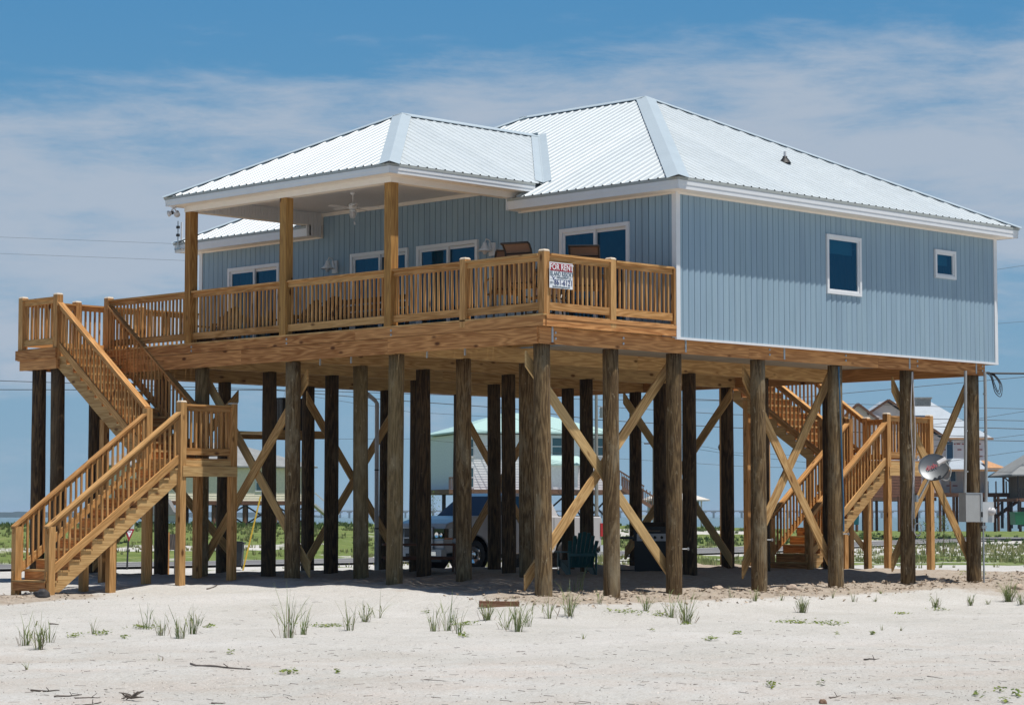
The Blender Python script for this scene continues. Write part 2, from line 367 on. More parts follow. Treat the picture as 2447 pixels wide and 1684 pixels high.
def m_ground():
    m, t, b = newmat('white_beach_sand'); L = t.links.new
    tc = t.nodes.new('ShaderNodeTexCoord'); P_ = tc.outputs['Object']
    def noi(s, d=6, r_=.6, dist=0): 
        n = N(t, 'ShaderNodeTexNoise', Scale=s, Detail=d, Roughness=r_, Distortion=dist); L(P_, n.inputs['Vector']); return n.outputs[0]
    sand = ramp(t, [(.3, (.46, .45, .42)), (.7, (.55, .54, .52))], noi(.35, 5))
    fine = ramp(t, [(.38, (.72, .68, .64)), (.5, (1, 1, 1))], noi(38, 3, .7))
    s1 = N(t, 'ShaderNodeMix', data_type='RGBA', blend_type='MULTIPLY'); s1.inputs[0].default_value = .75; L(sand.outputs[0], s1.inputs[6]); L(fine.outputs[0], s1.inputs[7])
    # shell grit: fine speckles, dense in the front strip, sparse elsewhere
    vo = N(t, 'ShaderNodeTexVoronoi', Scale=26); L(P_, vo.inputs['Vector'])
    cs = t.nodes.new('ShaderNodeSeparateColor'); L(vo.outputs['Color'], cs.inputs[0])
    spk = ramp(t, [(.13, (1, 1, 1)), (.24, (0, 0, 0))], vo.outputs['Distance'])
    at = N(t, 'ShaderNodeAttribute', attribute_name='shell')
    sel = N(t, 'ShaderNodeMath', operation='GREATER_THAN'); sel.inputs[1].default_value = .35; L(cs.outputs[0], sel.inputs[0])
    pa = noi(.9, 4)
    pm = ramp(t, [(.42, (0, 0, 0)), (.62, (1, 1, 1))], pa)
    f1 = N(t, 'ShaderNodeMath', operation='MULTIPLY'); L(spk.outputs[0], f1.inputs[0]); L(sel.outputs[0], f1.inputs[1])
    f2 = N(t, 'ShaderNodeMath', operation='MULTIPLY'); L(f1.outputs[0], f2.inputs[0])
    sh_ = N(t, 'ShaderNodeMath', operation='MULTIPLY_ADD'); sh_.inputs[1].default_value = .9; sh_.inputs[2].default_value = .05; L(at.outputs['Fac'], sh_.inputs[0])
    pm2 = N(t, 'ShaderNodeMath', operation='MULTIPLY'); L(pm.outputs[0], pm2.inputs[0]); L(sh_.outputs[0], pm2.inputs[1]); L(pm2.outputs[0], f2.inputs[1])
    scol = ramp(t, [(0, (.30, .22, .17)), (.3, (.50, .40, .33)), (.55, (.70, .55, .46)), (.7, (.92, .88, .84))], cs.outputs[1])
    s2 = N(t, 'ShaderNodeMix', data_type='RGBA'); L(f2.outputs[0], s2.inputs[0]); L(s1.outputs[2], s2.inputs[6]); L(scol.outputs[0], s2.inputs[7])
    # pinkish tint of shell strip
    tn = N(t, 'ShaderNodeMix', data_type='RGBA', blend_type='MULTIPLY'); L(pm2.outputs[0], tn.inputs[0]); L(s2.outputs[2], tn.inputs[6]); tn.inputs[7].default_value = (.96, .91, .88, 1)
    # dug-over brown sand
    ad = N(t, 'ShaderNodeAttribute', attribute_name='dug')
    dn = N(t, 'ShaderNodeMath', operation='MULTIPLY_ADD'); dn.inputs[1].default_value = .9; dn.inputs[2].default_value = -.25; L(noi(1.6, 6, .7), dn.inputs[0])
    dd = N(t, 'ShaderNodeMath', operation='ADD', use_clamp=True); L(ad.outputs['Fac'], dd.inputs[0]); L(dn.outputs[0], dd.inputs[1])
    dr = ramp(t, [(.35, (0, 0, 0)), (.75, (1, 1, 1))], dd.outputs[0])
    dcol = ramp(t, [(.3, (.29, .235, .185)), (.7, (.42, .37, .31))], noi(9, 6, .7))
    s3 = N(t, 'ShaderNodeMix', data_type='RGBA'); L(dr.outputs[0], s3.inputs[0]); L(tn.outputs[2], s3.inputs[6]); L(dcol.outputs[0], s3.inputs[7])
    # grass cover
    ag = N(t, 'ShaderNodeAttribute', attribute_name='grass')
    gn = N(t, 'ShaderNodeMath', operation='MULTIPLY_ADD'); gn.inputs[1].default_value = 1.7; gn.inputs[2].default_value = -.85; L(noi(.22, 8, .72, .3), gn.inputs[0])
    gg = N(t, 'ShaderNodeMath', operation='ADD', use_clamp=True); L(ag.outputs['Fac'], gg.inputs[0]); L(gn.outputs[0], gg.inputs[1])
    gr = ramp(t, [(.42, (0, 0, 0)), (.58, (1, 1, 1))], gg.outputs[0])
    gcol = ramp(t, [(.3, (.075, .115, .028)), (.55, (.15, .19, .055)), (.75, (.26, .25, .11))], noi(.6, 8, .75))
    s4 = N(t, 'ShaderNodeMix', data_type='RGBA'); L(gr.outputs[0], s4.inputs[0]); L(s3.outputs[2], s4.inputs[6]); L(gcol.outputs[0], s4.inputs[7])
    L(s4.outputs[2], b.inputs['Base Color']); b.inputs['Roughness'].default_value = .95; b.inputs['Specular IOR Level'].default_value = .15
    bp = N(t, 'ShaderNodeBump', Strength=.9, Distance=.06); L(noi(5, 10, .7), bp.inputs['Height'])
    vf = N(t, 'ShaderNodeTexVoronoi', Scale=1.7); L(P_, vf.inputs['Vector']); vfr = ramp(t, [(.0, (0, 0, 0)), (.16, (.35, .35, .35)), (.26, (1, 1, 1)), (.36, (.85, .85, .85))], vf.outputs['Distance'])
    fm = ramp(t, [(.45, (0, 0, 0)), (.6, (1, 1, 1))], noi(.5, 3)); fmm = N(t, 'ShaderNodeMath', operation='MULTIPLY'); L(vfr.outputs[0], fmm.inputs[0]); L(fm.outputs[0], fmm.inputs[1])
    bpf = N(t, 'ShaderNodeBump', Strength=.55, Distance=.05); L(fmm.outputs[0], bpf.inputs['Height'])
    bp0 = N(t, 'ShaderNodeBump', Strength=.6, Distance=.12); L(bpf.outputs[0], bp0.inputs['Normal']); L(noi(1.9, 5, .6, .4), bp0.inputs['Height']); L(bp0.outputs[0], bp.inputs['Normal'])
    bp2 = N(t, 'ShaderNodeBump', Strength=.5, Distance=.012); L(noi(60, 3, .6), bp2.inputs['Height']); L(bp.outputs[0], bp2.inputs['Normal'])
    L(bp2.outputs[0], b.inputs['Normal'])
    return m


M['ground'] = m_ground()
M['asphalt'] = plain('asphalt', (.155, .15, .15), .9, var=.12, scale=3)
M['paint'] = plain('road_paint', (.62, .62, .6), .7, var=.1, scale=4)


def m_water():
    m, t, b = newmat('sea_water'); L = t.links.new
    b.inputs['Base Color'].default_value = (.12, .19, .22, 1); b.inputs['Roughness'].default_value = .45
    tc = t.nodes.new('ShaderNodeTexCoord'); n = N(t, 'ShaderNodeTexNoise', Scale=.35, Detail=6); L(tc.outputs['Object'], n.inputs['Vector'])
    bp = N(t, 'ShaderNodeBump', Strength=.7, Distance=.5); L(n.outputs[0], bp.inputs['Height']); L(bp.outputs[0], b.inputs['Normal'])
    return m


M['water'] = m_water()
def leafmat(name, a, b_):
    m, t, b = newmat(name); L = t.links.new
    at = N(t, 'ShaderNodeAttribute', attribute_name='tone'); r = ramp(t, [(0, a), (1, b_)], at.outputs['Fac']); L(r.outputs[0], b.inputs['Base Color'])
    b.inputs['Roughness'].default_value = .65
    tr = t.nodes.new('ShaderNodeBsdfTranslucent'); L(r.outputs[0], tr.inputs[0]); mx = t.nodes.new('ShaderNodeMixShader'); mx.inputs[0].default_value = .3
    L(b.outputs[0], mx.inputs[1]); L(tr.outputs[0], mx.inputs[2]); L(mx.outputs[0], t.nodes['Material Output'].inputs[0])
    return m


M['blade'] = leafmat('sea_oat_blade', (.09, .15, .045), (.27, .29, .11))
M['leaf'] = leafmat('creeper_leaf', (.07, .13, .02), (.24, .28, .05))
M['straw'] = leafmat('dry_stem', (.25, .17, .11), (.42, .33, .22))
M['marsh'] = leafmat('marsh_grass', (.11, .15, .035), (.38, .36, .16))
M['shrub'] = leafmat('shrub_leaf', (.045, .085, .02), (.15, .21, .06))
#@@END_HEAD
# ------------------------------------------------------------------ terrain
S2 = math.sqrt(.5)
def to_w(u, v): return CX+S2*(v+u), CY+S2*(v-u)
def to_uv(x, y): dx, dy = x-CX, y-CY; return (dx-dy)*S2, (dx+dy)*S2
def ss(a, b, x):
    t = max(0, min(1, (x-a)/(b-a))); return t*t*(3-2*t)


def ground_z(x, y, rough=True):
    u, v = to_uv(x, y)
    # raised sand pad under the house and stairs
    dx = max(-4.6-x, x-15.5, 0); dy = max(-.3-y, y-15.3, 0)
    inx = min(x+5.2, 16-x); iny = min(y+.6, 15.6-y)
    z = .0
    z += .17*ss(3.2, 0, math.hypot(dx, dy))+.24*ss(0, 4.5, min(inx, iny))*ss(.1, 0, math.hypot(dx, dy)*.05)
    z += .32*ss(9, 2.5, math.hypot(max(-9-x, x+4.5, 0)*.8, max(8-y, y-12, 0)))*(1 if x < -3 else ss(-2, -4, x)) * .45
    # ground right of the house rises gently then everything falls to road level
    z += .12*ss(38, 50, v)*ss(6, 16, u)
    back = ss(66+max(0, u)*.25, 82+max(0, u)*.35, v)
    z = z*(1-back)-.42*back
    rd = road_d(u, v)
    if v > 80 and rd[0] > 4.5: z += (.42+.80+.15*noise.noise(Vector((x*.03, y*.03, 5))))*ss(4.5, 42, rd[0])
    if v > 225: z = z*(1-ss(240, 300, v))-3*ss(240, 300, v)
    if rough:
        a = .05 if v < 70 else .1
        z += a*noise.fractal(Vector((x*.45, y*.45, 0)), 1.0, 2.0, 4)*(ss(4, 6, abs(rd[0])) if v > 70 else 1)
        if v < 66:
            z += .022*noise.fractal(Vector((x*1.6, y*1.6, 3)), 1, 2, 4)
            d = dug(x, y)
            if d > .02: z += d*(.075*noise.fractal(Vector((x*2.6, y*2.6, 9)), .9, 2.1, 4)+.035)
        else: z += .06*noise.noise(Vector((x*.5, y*.5, 2)))*ss(4, 6, abs(rd[0]))
    return z


ROAD = [(-60, 55), (-20.2, 93.7), (-7, 106.6), (11.5, 136.7), (23.7, 168), (48, 225)]
def road_d(u, v):
    """signed distance from the road's centre line (positive on the far side)"""
    best = (1e9, 0)
    for (a, b) in zip(ROAD, ROAD[1:]):
        ex, ey = b[0]-a[0], b[1]-a[1]; l2 = ex*ex+ey*ey; t = max(0, min(1, ((u-a[0])*ex+(v-a[1])*ey)/l2))
        px, py = a[0]+ex*t-u, a[1]+ey*t-v; d = math.hypot(px, py)
        if d < abs(best[0]):
            s_ = 1 if ex*(v-a[1])-ey*(u-a[0]) > 0 else -1
            best = (d*s_, t)
    return best


def dug(x, y):
    d = 0
    d = max(d, ss(1.5, .5, abs(y-.25))*ss(-4.6, -3.2, x)*ss(15, 12, x))
    d = max(d, ss(2.0, 1.0, math.hypot((x+8.9)*.8, y-8.6)))
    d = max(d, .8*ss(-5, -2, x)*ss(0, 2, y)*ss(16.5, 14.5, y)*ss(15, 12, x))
    d = max(d, .9*ss(2.6, .5, abs(y+1.2-.25*(x-8)))*ss(6, 9, x)*ss(24, 16, x))
    return d


def build_ground():
    vs = [-40, -20, -5, 5, 12, 16, 19]; v = 20.0
    while v < 67: vs.append(v); v += .22
    while v < 130: vs.append(v); v += .9
    while v < 330: vs.append(v); v += 4
    vs += [340, 380, 460]
    us = [-400, -280, -200, -150, -110, -80, -60, -45, -34, -27, -22, -19]; u = -17.0
    while u < 17: us.append(u); u += .22
    us += [19, 22, 27, 34, 42, 52, 60, 70, 80, 100, 130, 180, 260, 400]
    bm_v = []; sh = []; dg_ = []; gs = []
    for v in vs:
        for u in us:
            x, y = to_w(u, v); z = ground_z(x, y); bm_v.append((x, y, z))
            k = noise.fractal(Vector((x*.12, y*.12, 7)), 1, 2, 3)
            sh.append(max(0, min(1, ss(31.5, 27, v+k*4)+.12+.25*ss(3, 1.2, abs(v-32-k*3))*ss(0, 5, u))))
            dg_.append(dug(x, y))
            rd = road_d(u, v)[0]
            g = 0
            if rd > 4.3: g = .62+.25*ss(8, 14, rd)-.5*ss(4, 1.5, abs(rd-19))*ss(-8, -14, u)-.55*ss(7, 4, abs(rd-26))*ss(-14, -3, u)+.4*ss(34, 44, rd)
            elif v > 66: g = .38*ss(70, 84, v)*ss(-4.2, -9, rd)*ss(6, 0, u)+.6*ss(2, 8, u)*ss(96, 102, v)*ss(150, 120, v)-.3*ss(-6, -4.2, rd)
            if v > 230: g = .8
            gs.append(max(0, g))
    nu = len(us); f = []
    for i in range(len(vs)-1):
        for j in range(nu-1): f.append((i*nu+j, i*nu+j+1, (i+1)*nu+j+1, (i+1)*nu+j))
    me = bpy.data.meshes.new('ground'); me.from_pydata(bm_v, [], f)
    for nm, arr in (('shell', sh), ('dug', dg_), ('grass', gs)):
        a = me.attributes.new(nm, 'FLOAT', 'POINT'); a.data.foreach_set('value', arr)
    me.polygons.foreach_set('use_smooth', [True]*len(me.polygons)); me.update()
    o = bpy.data.objects.new('ground', me); col.objects.link(o); me.materials.append(M['ground']); tag(o, 'white shell-flecked beach sand with dune grass patches beyond the road', kind='structure')
    # sea: one flat sheet out to the horizon
    s = MB(); R_ = 30000
    pts = [to_w(-R_, 300), to_w(R_, 300), to_w(R_, 50000), to_w(-R_, 50000)]
    s.quad([(a, b, -.75) for a, b in pts]); tag(s.build('sea', M['water']), 'pale blue sea beyond the dunes', kind='structure')
    # road
    s = MB(); e = MB(); pts = []
    fine = []
    for a, b in zip(ROAD, ROAD[1:]):
        n = int(math.hypot(b[0]-a[0], b[1]-a[1])/3)+1
        fine += [(a[0]+(b[0]-a[0])*k/n, a[1]+(b[1]-a[1])*k/n) for k in range(n)]
    fine.append(ROAD[-1])
    def off(i, o_):
        a = fine[max(i-1, 0)]; b = fine[min(i+1, len(fine)-1)]; dx, dy = b[0]-a[0], b[1]-a[1]; l = math.hypot(dx, dy)
        return fine[i][0]-dy/l*o_, fine[i][1]+dx/l*o_
    for i in range(len(fine)-1):
        def Q(o0, o1, dz): return [(*to_w(*off(i, o0)), RZ+dz), (*to_w(*off(i+1, o0)), RZ+dz), (*to_w(*off(i+1, o1)), RZ+dz), (*to_w(*off(i, o1)), RZ+dz)]
        s.quad(Q(-3.9, 3.9, 0)); e.quad(Q(-3.6, -3.3, .012)); e.quad(Q(3.3, 3.6, .012))
        if i % 4 < 2: e.quad(Q(-.09, .09, .012))
    tag(s.build('road', M['asphalt']), 'grey asphalt road behind the house', kind='structure')
    tag(e.build('road_marking', M['paint']), 'white edge lines of the road', kind='structure')


RZ = -.33
build_ground()

# ------------------------------------------------------------------ the stilt house
H = empty('stilt_house', 'blue-grey beach house with white metal roof raised on timber piles', 'house')
W, L_, ZB, ZS, ZT = 10.39, 14.18, 4.627, 4.90, 7.62
PITCH_G = .165


def siding(axis, fixed, sgn, s0, s1, z0, z1, holes, name='wall'):
    """board siding with real grooves. axis 0: wall runs along x at y=fixed; axis 1: along y at x=fixed. sgn: outward direction"""
    mb = MB(); samples = []
    s = math.floor(s0/PITCH_G+1e-6)*PITCH_G
    while s < s1:
        for d, o in ((0, -.03), (.02, -.03), (.022, -.002), (.157, .013), (.163, .008)):
            if s0 <= s+d < s1: samples.append((s+d, o))
        s += PITCH_G
    samples.append((s1, 0))
    if samples[0][0] > s0: samples.insert(0, (s0, samples[0][1]))
    def off_at(q):
        for a, b in zip(samples, samples[1:]):
            if a[0] <= q <= b[0]: return a[1]+(b[1]-a[1])*(q-a[0])/max(1e-9, b[0]-a[0])
        return 0
    allp = dict(samples)
    for h in holes:
        for q in h[:2]: allp[q] = off_at(q)
    pts = sorted(allp.items())
    for (a, oa), (b, ob) in zip(pts, pts[1:]):
        if b-a < 1e-6: continue
        mid = (a+b)/2; tn = random.Random(int((mid-s0)/PITCH_G)*7+axis).random()
        hs = sorted([(h[2], h[3]) for h in holes if h[0] < mid < h[1]])
        spans = []; c = z0
        for h0, h1 in hs:
            if h0 > c: spans.append((c, h0))
            c = max(c, h1)
        if c < z1: spans.append((c, z1))
        for q0, q1 in spans:
            if axis == 0: P_ = [(a, fixed+sgn*oa, q0), (b, fixed+sgn*ob, q0), (b, fixed+sgn*ob, q1), (a, fixed+sgn*oa, q1)]
            else: P_ = [(fixed+sgn*oa, b if 0 else a, q0), (fixed+sgn*ob, b, q0), (fixed+sgn*ob, b, q1), (fixed+sgn*oa, a, q1)]
            mb.quad(P_, None, tn)
    return mb.build(name, M['siding'], H)


doors = [(1.13, 2.93), (5.18, 6.97), (7.23, 9.02), (11.36, 13.15)]
wins = [(4.46, 5.58, 6.01, 7.18), (8.12, 8.87, 6.58, 7.17)]
siding(0, 0, -1, 0, W, ZS, ZT, [(a+.05, b-.05, c+.05, d-.05) for a, b, c, d in wins])
fr = siding(1, 0, -1, 0, L_, ZS, ZT+.02, [(a+.06, b-.06, 5.15, 7.06) for a, b in doors])
siding(1, 0, -1, 4.02, 9.98, ZT+.02, 8.09, [])
siding(0, L_, 1, 0, W, ZS, ZT, []); siding(1, W, 1, 0, L_, ZS, ZT, [])
mb = MB()   # interior floor and ceiling
mb.box((.05, .05, 5.06), (W-.05, L_-.05, 5.13)); mb.build('floor_slab', plain('interior_floor', (.25, .2, .15)), H)
mb = MB(); mb.box((.03, .03, 7.66), (W-.03, L_-.03, 7.70)); mb.box((3.6, .05, 5.13), (3.7, L_-.05, 7.66)); mb.build('interior_partition', plain('interior_paint', (.42, .44, .44)), H)
# corner boards, bottom trim, frieze
mb = MB()
for (x, y, sx, sy) in ((0, 0, -1, -1), (W, 0, 1, -1), (0, L_, -1, 1), (W, L_, 1, 1)):
    mb = MB()
    mb.box((x+sx*.024, y+sy*.024, ZS), (x-sx*.085, y+sy*.002, ZT), .5)
    mb.box((x+sx*.024, y+sy*.0015, ZS), (x+sx*.002, y-sy*.085, ZT), .5)
    mb.build('corner_trim', M['white'], H)
mb = MB()
mb.box((-.026, -.027, ZS-.03), (W+.026, .02, ZS+.012)); mb.box((W-.02, .021, ZS-.03), (W+.026, L_+.026, ZS+.012))
mb.build('bottom_trim', M['white'], H)
mb = MB()
mb.box((.03, -.03, ZT-.075), (W-.0, -.001, ZT-.002)); mb.box((-.03, .0, ZT-.075), (-.001, 4.02, ZT-.002)); mb.box((-.03, 9.98, ZT-.075), (-.001, L_, ZT-.002))
mb.box((-.03, 4.02, 8.0), (-.001, 9.98, 8.088)); mb.box((-.032, 3.98, 7.545), (-.002, 4.05, 8.088)); mb.box((-.032, 9.93, 7.545), (-.002, 10.02, 8.088))
mb.build('frieze_trim', M['cream'], H)

# roofs -----------------------------------------------------------------
OV = .42; ZE = 7.79; SL = .508; ZP = 8.09; SP = .5
PY0, PY1, PX0 = 3.56, 10.34, -3.86; PYC = (PY0+PY1)/2; PXP = PX0+(PYC-PY0)
def zm(x): return ZE+SL*(x+OV)
def xval(y):   # plan x of the valley between the porch roof and the front slope
    d = min(y-PY0, PY1-y); return -OV+((ZP-ZE)+SP*d)/SL
def ribface(name, frame, s0, s1, lo, hi, mat=None, parent=H, step=.229, bot=True):
    """frame(s,t,h)->xyz ; ribs every step along s; runs from lo(s) to hi(s)"""
    mb = MB(); pr = []
    s = s0
    while s < s1+1e-6:
        for d, h in ((0, 0), (.018, .021), (.04, .021), (.058, 0), (.142, 0)):
            if s+d <= s1: pr.append((s+d, h))
        s += step
    pr.append((s1, 0))
    for (a, ha), (b, hb) in zip(pr, pr[1:]):
        la, lb, qa, qb = lo(a), lo(b), hi(a), hi(b)
        if qa-la < .01 and qb-lb < .01: continue
        mb.quad([frame(a, la, ha), frame(b, lb, hb), frame(b, max(qb, lb), hb), frame(a, max(qa, la), ha)], None, random.Random(int((a-s0)/(step*4))*13+len(name)).random())
    return mb.build(name, mat or M['roof'], parent)


XR = W/2
K2 = 1.03
# front slope (-x face)
def lo_front(y): return -OV if (y < 3.98 or y > 9.98) else xval(y)+.02
yA, yB = -OV, L_+OV
ribface('roof_panel', lambda s, t, h: (t, s, zm(t)+h), yA, yB, lo_front, lambda y: min(XR, -OV+(y-yA)/K2, -OV+(yB-y)))
OVR = .26
ribface('roof_panel', lambda s, t, h: (s, t, ZE+SL/K2*(t-yA)+h), -OV, W+OVR, lambda x: yA, lambda x: yA+K2*min(x+OV, (W+OVR-x)*(XR+OV)/(W+OVR-XR)))
ribface('roof_panel', lambda s, t, h: (W-(-OVR+(t+OV)*(XR+OVR)/(XR+OV)), s, zm(t)+h), yA, yB, lambda y: -OV, lambda y: min(XR, -OV+(y-yA)/K2, -OV+(yB-y)))
ribface('roof_panel', lambda s, t, h: (s, yB-t, ZE+SL*t+h), -OV, W+OVR, lambda x: 0, lambda x: min(x+OV, (W+OVR-x)*(XR+OV)/(W+OVR-XR)))
# porch slopes
def xv2(y): return xval(y)
ribface('porch_roof_panel', lambda s, t, h: (s, t, ZP+SP*(t-PY0)+h), PX0, 3.6, lambda x: PY0, lambda x: min(PYC, PY0+(x-PX0)) if x < xval(PY0) else PYC)
# trim the part that dips under the main slope is hidden inside; far slope and hip end
ribface('porch_roof_panel', lambda s, t, h: (s, PY1-t, ZP+SP*t+h), PX0, 3.6, lambda x: 0, lambda x: min(PYC-PY0, x-PX0) if x < xval(PY0) else PYC-PY0)
ribface('porch_roof_panel', lambda s, t, h: (t, s, ZP+SP*(t-PX0)+h), PY0, PY1, lambda y: PX0, lambda y: PX0+min(y-PY0, PY1-y))
# hip and ridge flashings (a cap that stands proud of the ribs leaves the dark gaps seen in the photo)
def capstrip(name, p0, p1, n1, n2, w_=.17, lift=.045):
    """two flaps from the line p0-p1, each lying on a slope with in-slope direction n1/n2 (unit, pointing down slope away from line)"""
    mb = MB(); p0 = Vector(p0); p1 = Vector(p1); up_ = Vector((0, 0, lift))
    for n_ in (n1, n2):
        n_ = Vector(n_)
        a, b = p0+up_, p1+up_
        mb.quad([a, b, b+n_*w_, a+n_*w_]); mb.quad([a+n_*w_, b+n_*w_, b+n_*w_-Vector((0, 0, .012)), a+n_*w_-Vector((0, 0, .012))])
    return mb.build(name, M['cap'], H)
def nrm(v): v = Vector(v); return v.normalized()
def perp_in(line, nrml):
    d = Vector(line).normalized(); q = Vector(nrml).cross(d).normalized(); return q if q.z < 0 else -q
nF = nrm((-SL, 0, 1)); nR = nrm((0, -SL, 1)); nB = nrm((SL, 0, 1)); nL = nrm((0, SL, 1))
pk1 = Vector((XR, yA+(XR+OV)*K2, ZE+SL*(XR+OV))); pk2 = Vector((XR, yB-XR-OV, pk1.z))
c1 = Vector((-OV, yA, ZE)); c2 = Vector((W+OVR, yA, ZE)); c3 = Vector((-OV, yB, ZE)); c4 = Vector((W+OVR, yB, ZE))
def hip(a, b, n1, n2, **k): capstrip('ridge_cap', a, b, perp_in(b-a, n1), perp_in(b-a, n2), **k)
e_ = Vector((0, 0, 0))
hip(c1+(c1-pk1)*.008, pk1, nF, nR, w_=.22); hip(c2+(c2-pk1)*.008, pk1, nB, nR); hip(c3+(c3-pk2)*.008, pk2, nF, nL); hip(c4, pk2, nB, nL)
capstrip('ridge_cap', pk1, pk2, (-math.cos(math.atan(SL)), 0, -math.sin(math.atan(SL))), (math.cos(math.atan(SL)), 0, -math.sin(math.atan(SL))))
q1 = Vector((PX0, PY0, ZP)); q2 = Vector((PX0, PY1, ZP)); qp = Vector((PXP, PYC, ZP+SP*(PYC-PY0)))
mR = nrm((0, -SP, 1)); mL = nrm((0, SP, 1)); mF = nrm((-SP, 0, 1))
hip(q1+(q1-qp)*.01, qp, mF, mR, w_=.2); hip(q2+(q2-qp)*.012, qp, mF, mL)
xe = -OV+((qp.z-ZE)/SL)
capstrip('ridge_cap', qp, (xe+.12, PYC, qp.z), (0, -math.cos(math.atan(SP)), -math.sin(math.atan(SP))), (0, math.cos(math.atan(SP)), -math.sin(math.atan(SP))))
# valley flashing
for sy in (1, -1):
    y0 = PY0 if sy == 1 else PY1
    vb = Vector((xval(y0), y0, ZP)); vt = Vector((xe, PYC, qp.z))
    mb = MB(); d = (vt-vb).normalized()
    o1 = Vector((0, 0, .03))
    a1 = nF.cross(d).normalized(); a1 = a1 if (a1.y*sy < 0) else -a1
    a2 = (mR if sy == 1 else mL).cross(d).normalized(); a2 = a2 if a2.x < 0 else -a2
    mb.quad([vb+o1, vt+o1, vt+a1*.17+o1, vb+a1*.17+o1]); mb.quad([vb+o1, vt+o1, vt+a2*.17+o1, vb+a2*.17+o1])
    mb.beam(vb+o1, vt+o1, .02, .02, None, .5)
    mb.build('valley_flashing', M['cap'], H)
# drip edges, fascia, soffits
drip = MB(); fas = MB(); sof = MB()
def eave(x0, y0, x1, y1, zt, n, fh=.165, lip=.055):
    """eave line; n = outward unit (axis aligned)"""
    nx, ny = n
    drip.box((x0+nx*.004, y0+ny*.004, zt-lip), (x1-nx*.03, y1-ny*.03, zt-.006), .5)
    fas.box((x0-nx*.012, y0-ny*.012, zt-lip-fh), (x1-nx*.04, y1-ny*.04, zt-lip-.002), .5)
    fas.box((x0-nx*.003, y0-ny*.003, zt-lip-fh*.5), (x1-nx*.013, y1-ny*.013, zt-lip-.003), .5)
eave(-OV, yA, W+OVR, yA, ZE, (0, -1)); eave(-OV, yA, -OV, 3.98, ZE, (-1, 0)); eave(-OV, 9.98, -OV, yB, ZE, (-1, 0))
eave(W+OVR, yA, W+OVR, yB, ZE, (1, 0)); eave(-OV, yB, W+OVR, yB, ZE, (0, 1))
eave(PX0, PY0, PX0, PY1, ZP, (-1, 0), .13, .05); eave(PX0, PY0, -.05, PY0, ZP, (0, -1), .13, .05); eave(PX0, PY1, -.05, PY1, ZP, (0, 1), .13, .05)
fas.box((-.435, 3.965, 7.56), (-.0, 3.985, 7.80), .5); fas.box((-.435, 9.965, 7.56), (-.36, 9.985, 7.80), .5)
sof.box((-OV+.03, yA+.03, 7.578), (W+OVR-.03, -.028, 7.592), .5); sof.box((-OV+.03, -.028, 7.578), (-.028, 3.96, 7.592), .5); sof.box((-OV+.03, 9.99, 7.578), (-.028, yB-.03, 7.592), .5)
sof.box((W+.028, -.028, 7.578), (W+OVR-.03, yB-.03, 7.592), .5); sof.box((-.028, L_+.028, 7.578), (W+.02, yB-.03, 7.592), .5)
sof.box((PX0+.03, PY0+.03, 7.915), (-3.54, PY1-.03, 7.93), .5); sof.box((-3.54, PY0+.03, 7.915), (-.02, 3.885, 7.93), .5); sof.box((-3.54, 10.13, 7.915), (-.02, PY1-.03, 7.93), .5)
drip.build('drip_edge', M['edge'], H); fas.build('fascia', M['white'], H); sof.build('soffit', M['cream'], H)
# porch header beams and ceiling
hd = MB()
hd.box((-3.53, 3.885, 7.80), (-3.33, 10.13, 8.085), .5); hd.box((-3.329, 3.885, 7.80), (-.03, 4.075, 8.085), .5); hd.box((-3.329, 9.93, 7.80), (-.03, 10.13, 8.085), .5)
hd.build('porch_header', M['cream'], H)
hd = MB(); y = -3.3
while y < -.1: hd.box((y, 9.922, 7.56 if y > -.35 else 7.805), (y+.062, 9.9295, 8.08), .5); y += .072
hd.build('beaded_panel', M['ceiling'], H)
hd = MB(); hd.box((-3.33, 4.075, 8.07), (-.03, 9.93, 8.084), .5); hd.build('porch_ceiling', M['ceiling'], H)

# windows and doors -------------------------------------------------------
def ring(mb, axis, f, sg, a, b, z0, z1, w_, d0, d1):
    def bx(s0, s1, q0, q1):
        if axis == 0: mb.box((s0, f+sg*d0, q0), (s1, f+sg*d1, q1), .5)
        else: mb.box((f+sg*d0, s0, q0), (f+sg*d1, s1, q1), .5)
    bx(a, b, z1-w_, z1); bx(a, b, z0, z0+w_); bx(a, a+w_, z0+w_, z1-w_); bx(b-w_, b, z0+w_, z1-w_)
for (a, b, c, d) in wins:
    mb = MB(); ring(mb, 0, 0, -1, a, b, c, d, .06, -.05, .045); ring(mb, 0, 0, -1, a+.06, b-.06, c+.06, d-.06, .035, -.05, .02)
    f_ = mb.build('window', M['white'], H, bevel=.004)
    g = MB(); g.quad([(a+.08, .01, c+.08), (b-.08, .01, c+.08), (b-.08, .01, d-.08), (a+.08, .01, d-.08)]); g.build('glass_pane', M['glass'], f_)
    bl = MB(); bl.box((a+.1, .12, d-.35 if b < 6 else d-.3), (b-.1, .13, d-.05)); bl.build('blind', M['ceiling'], f_)
cur = plain('curtain', (.30, .36, .34), .9, scale=3, var=.1)
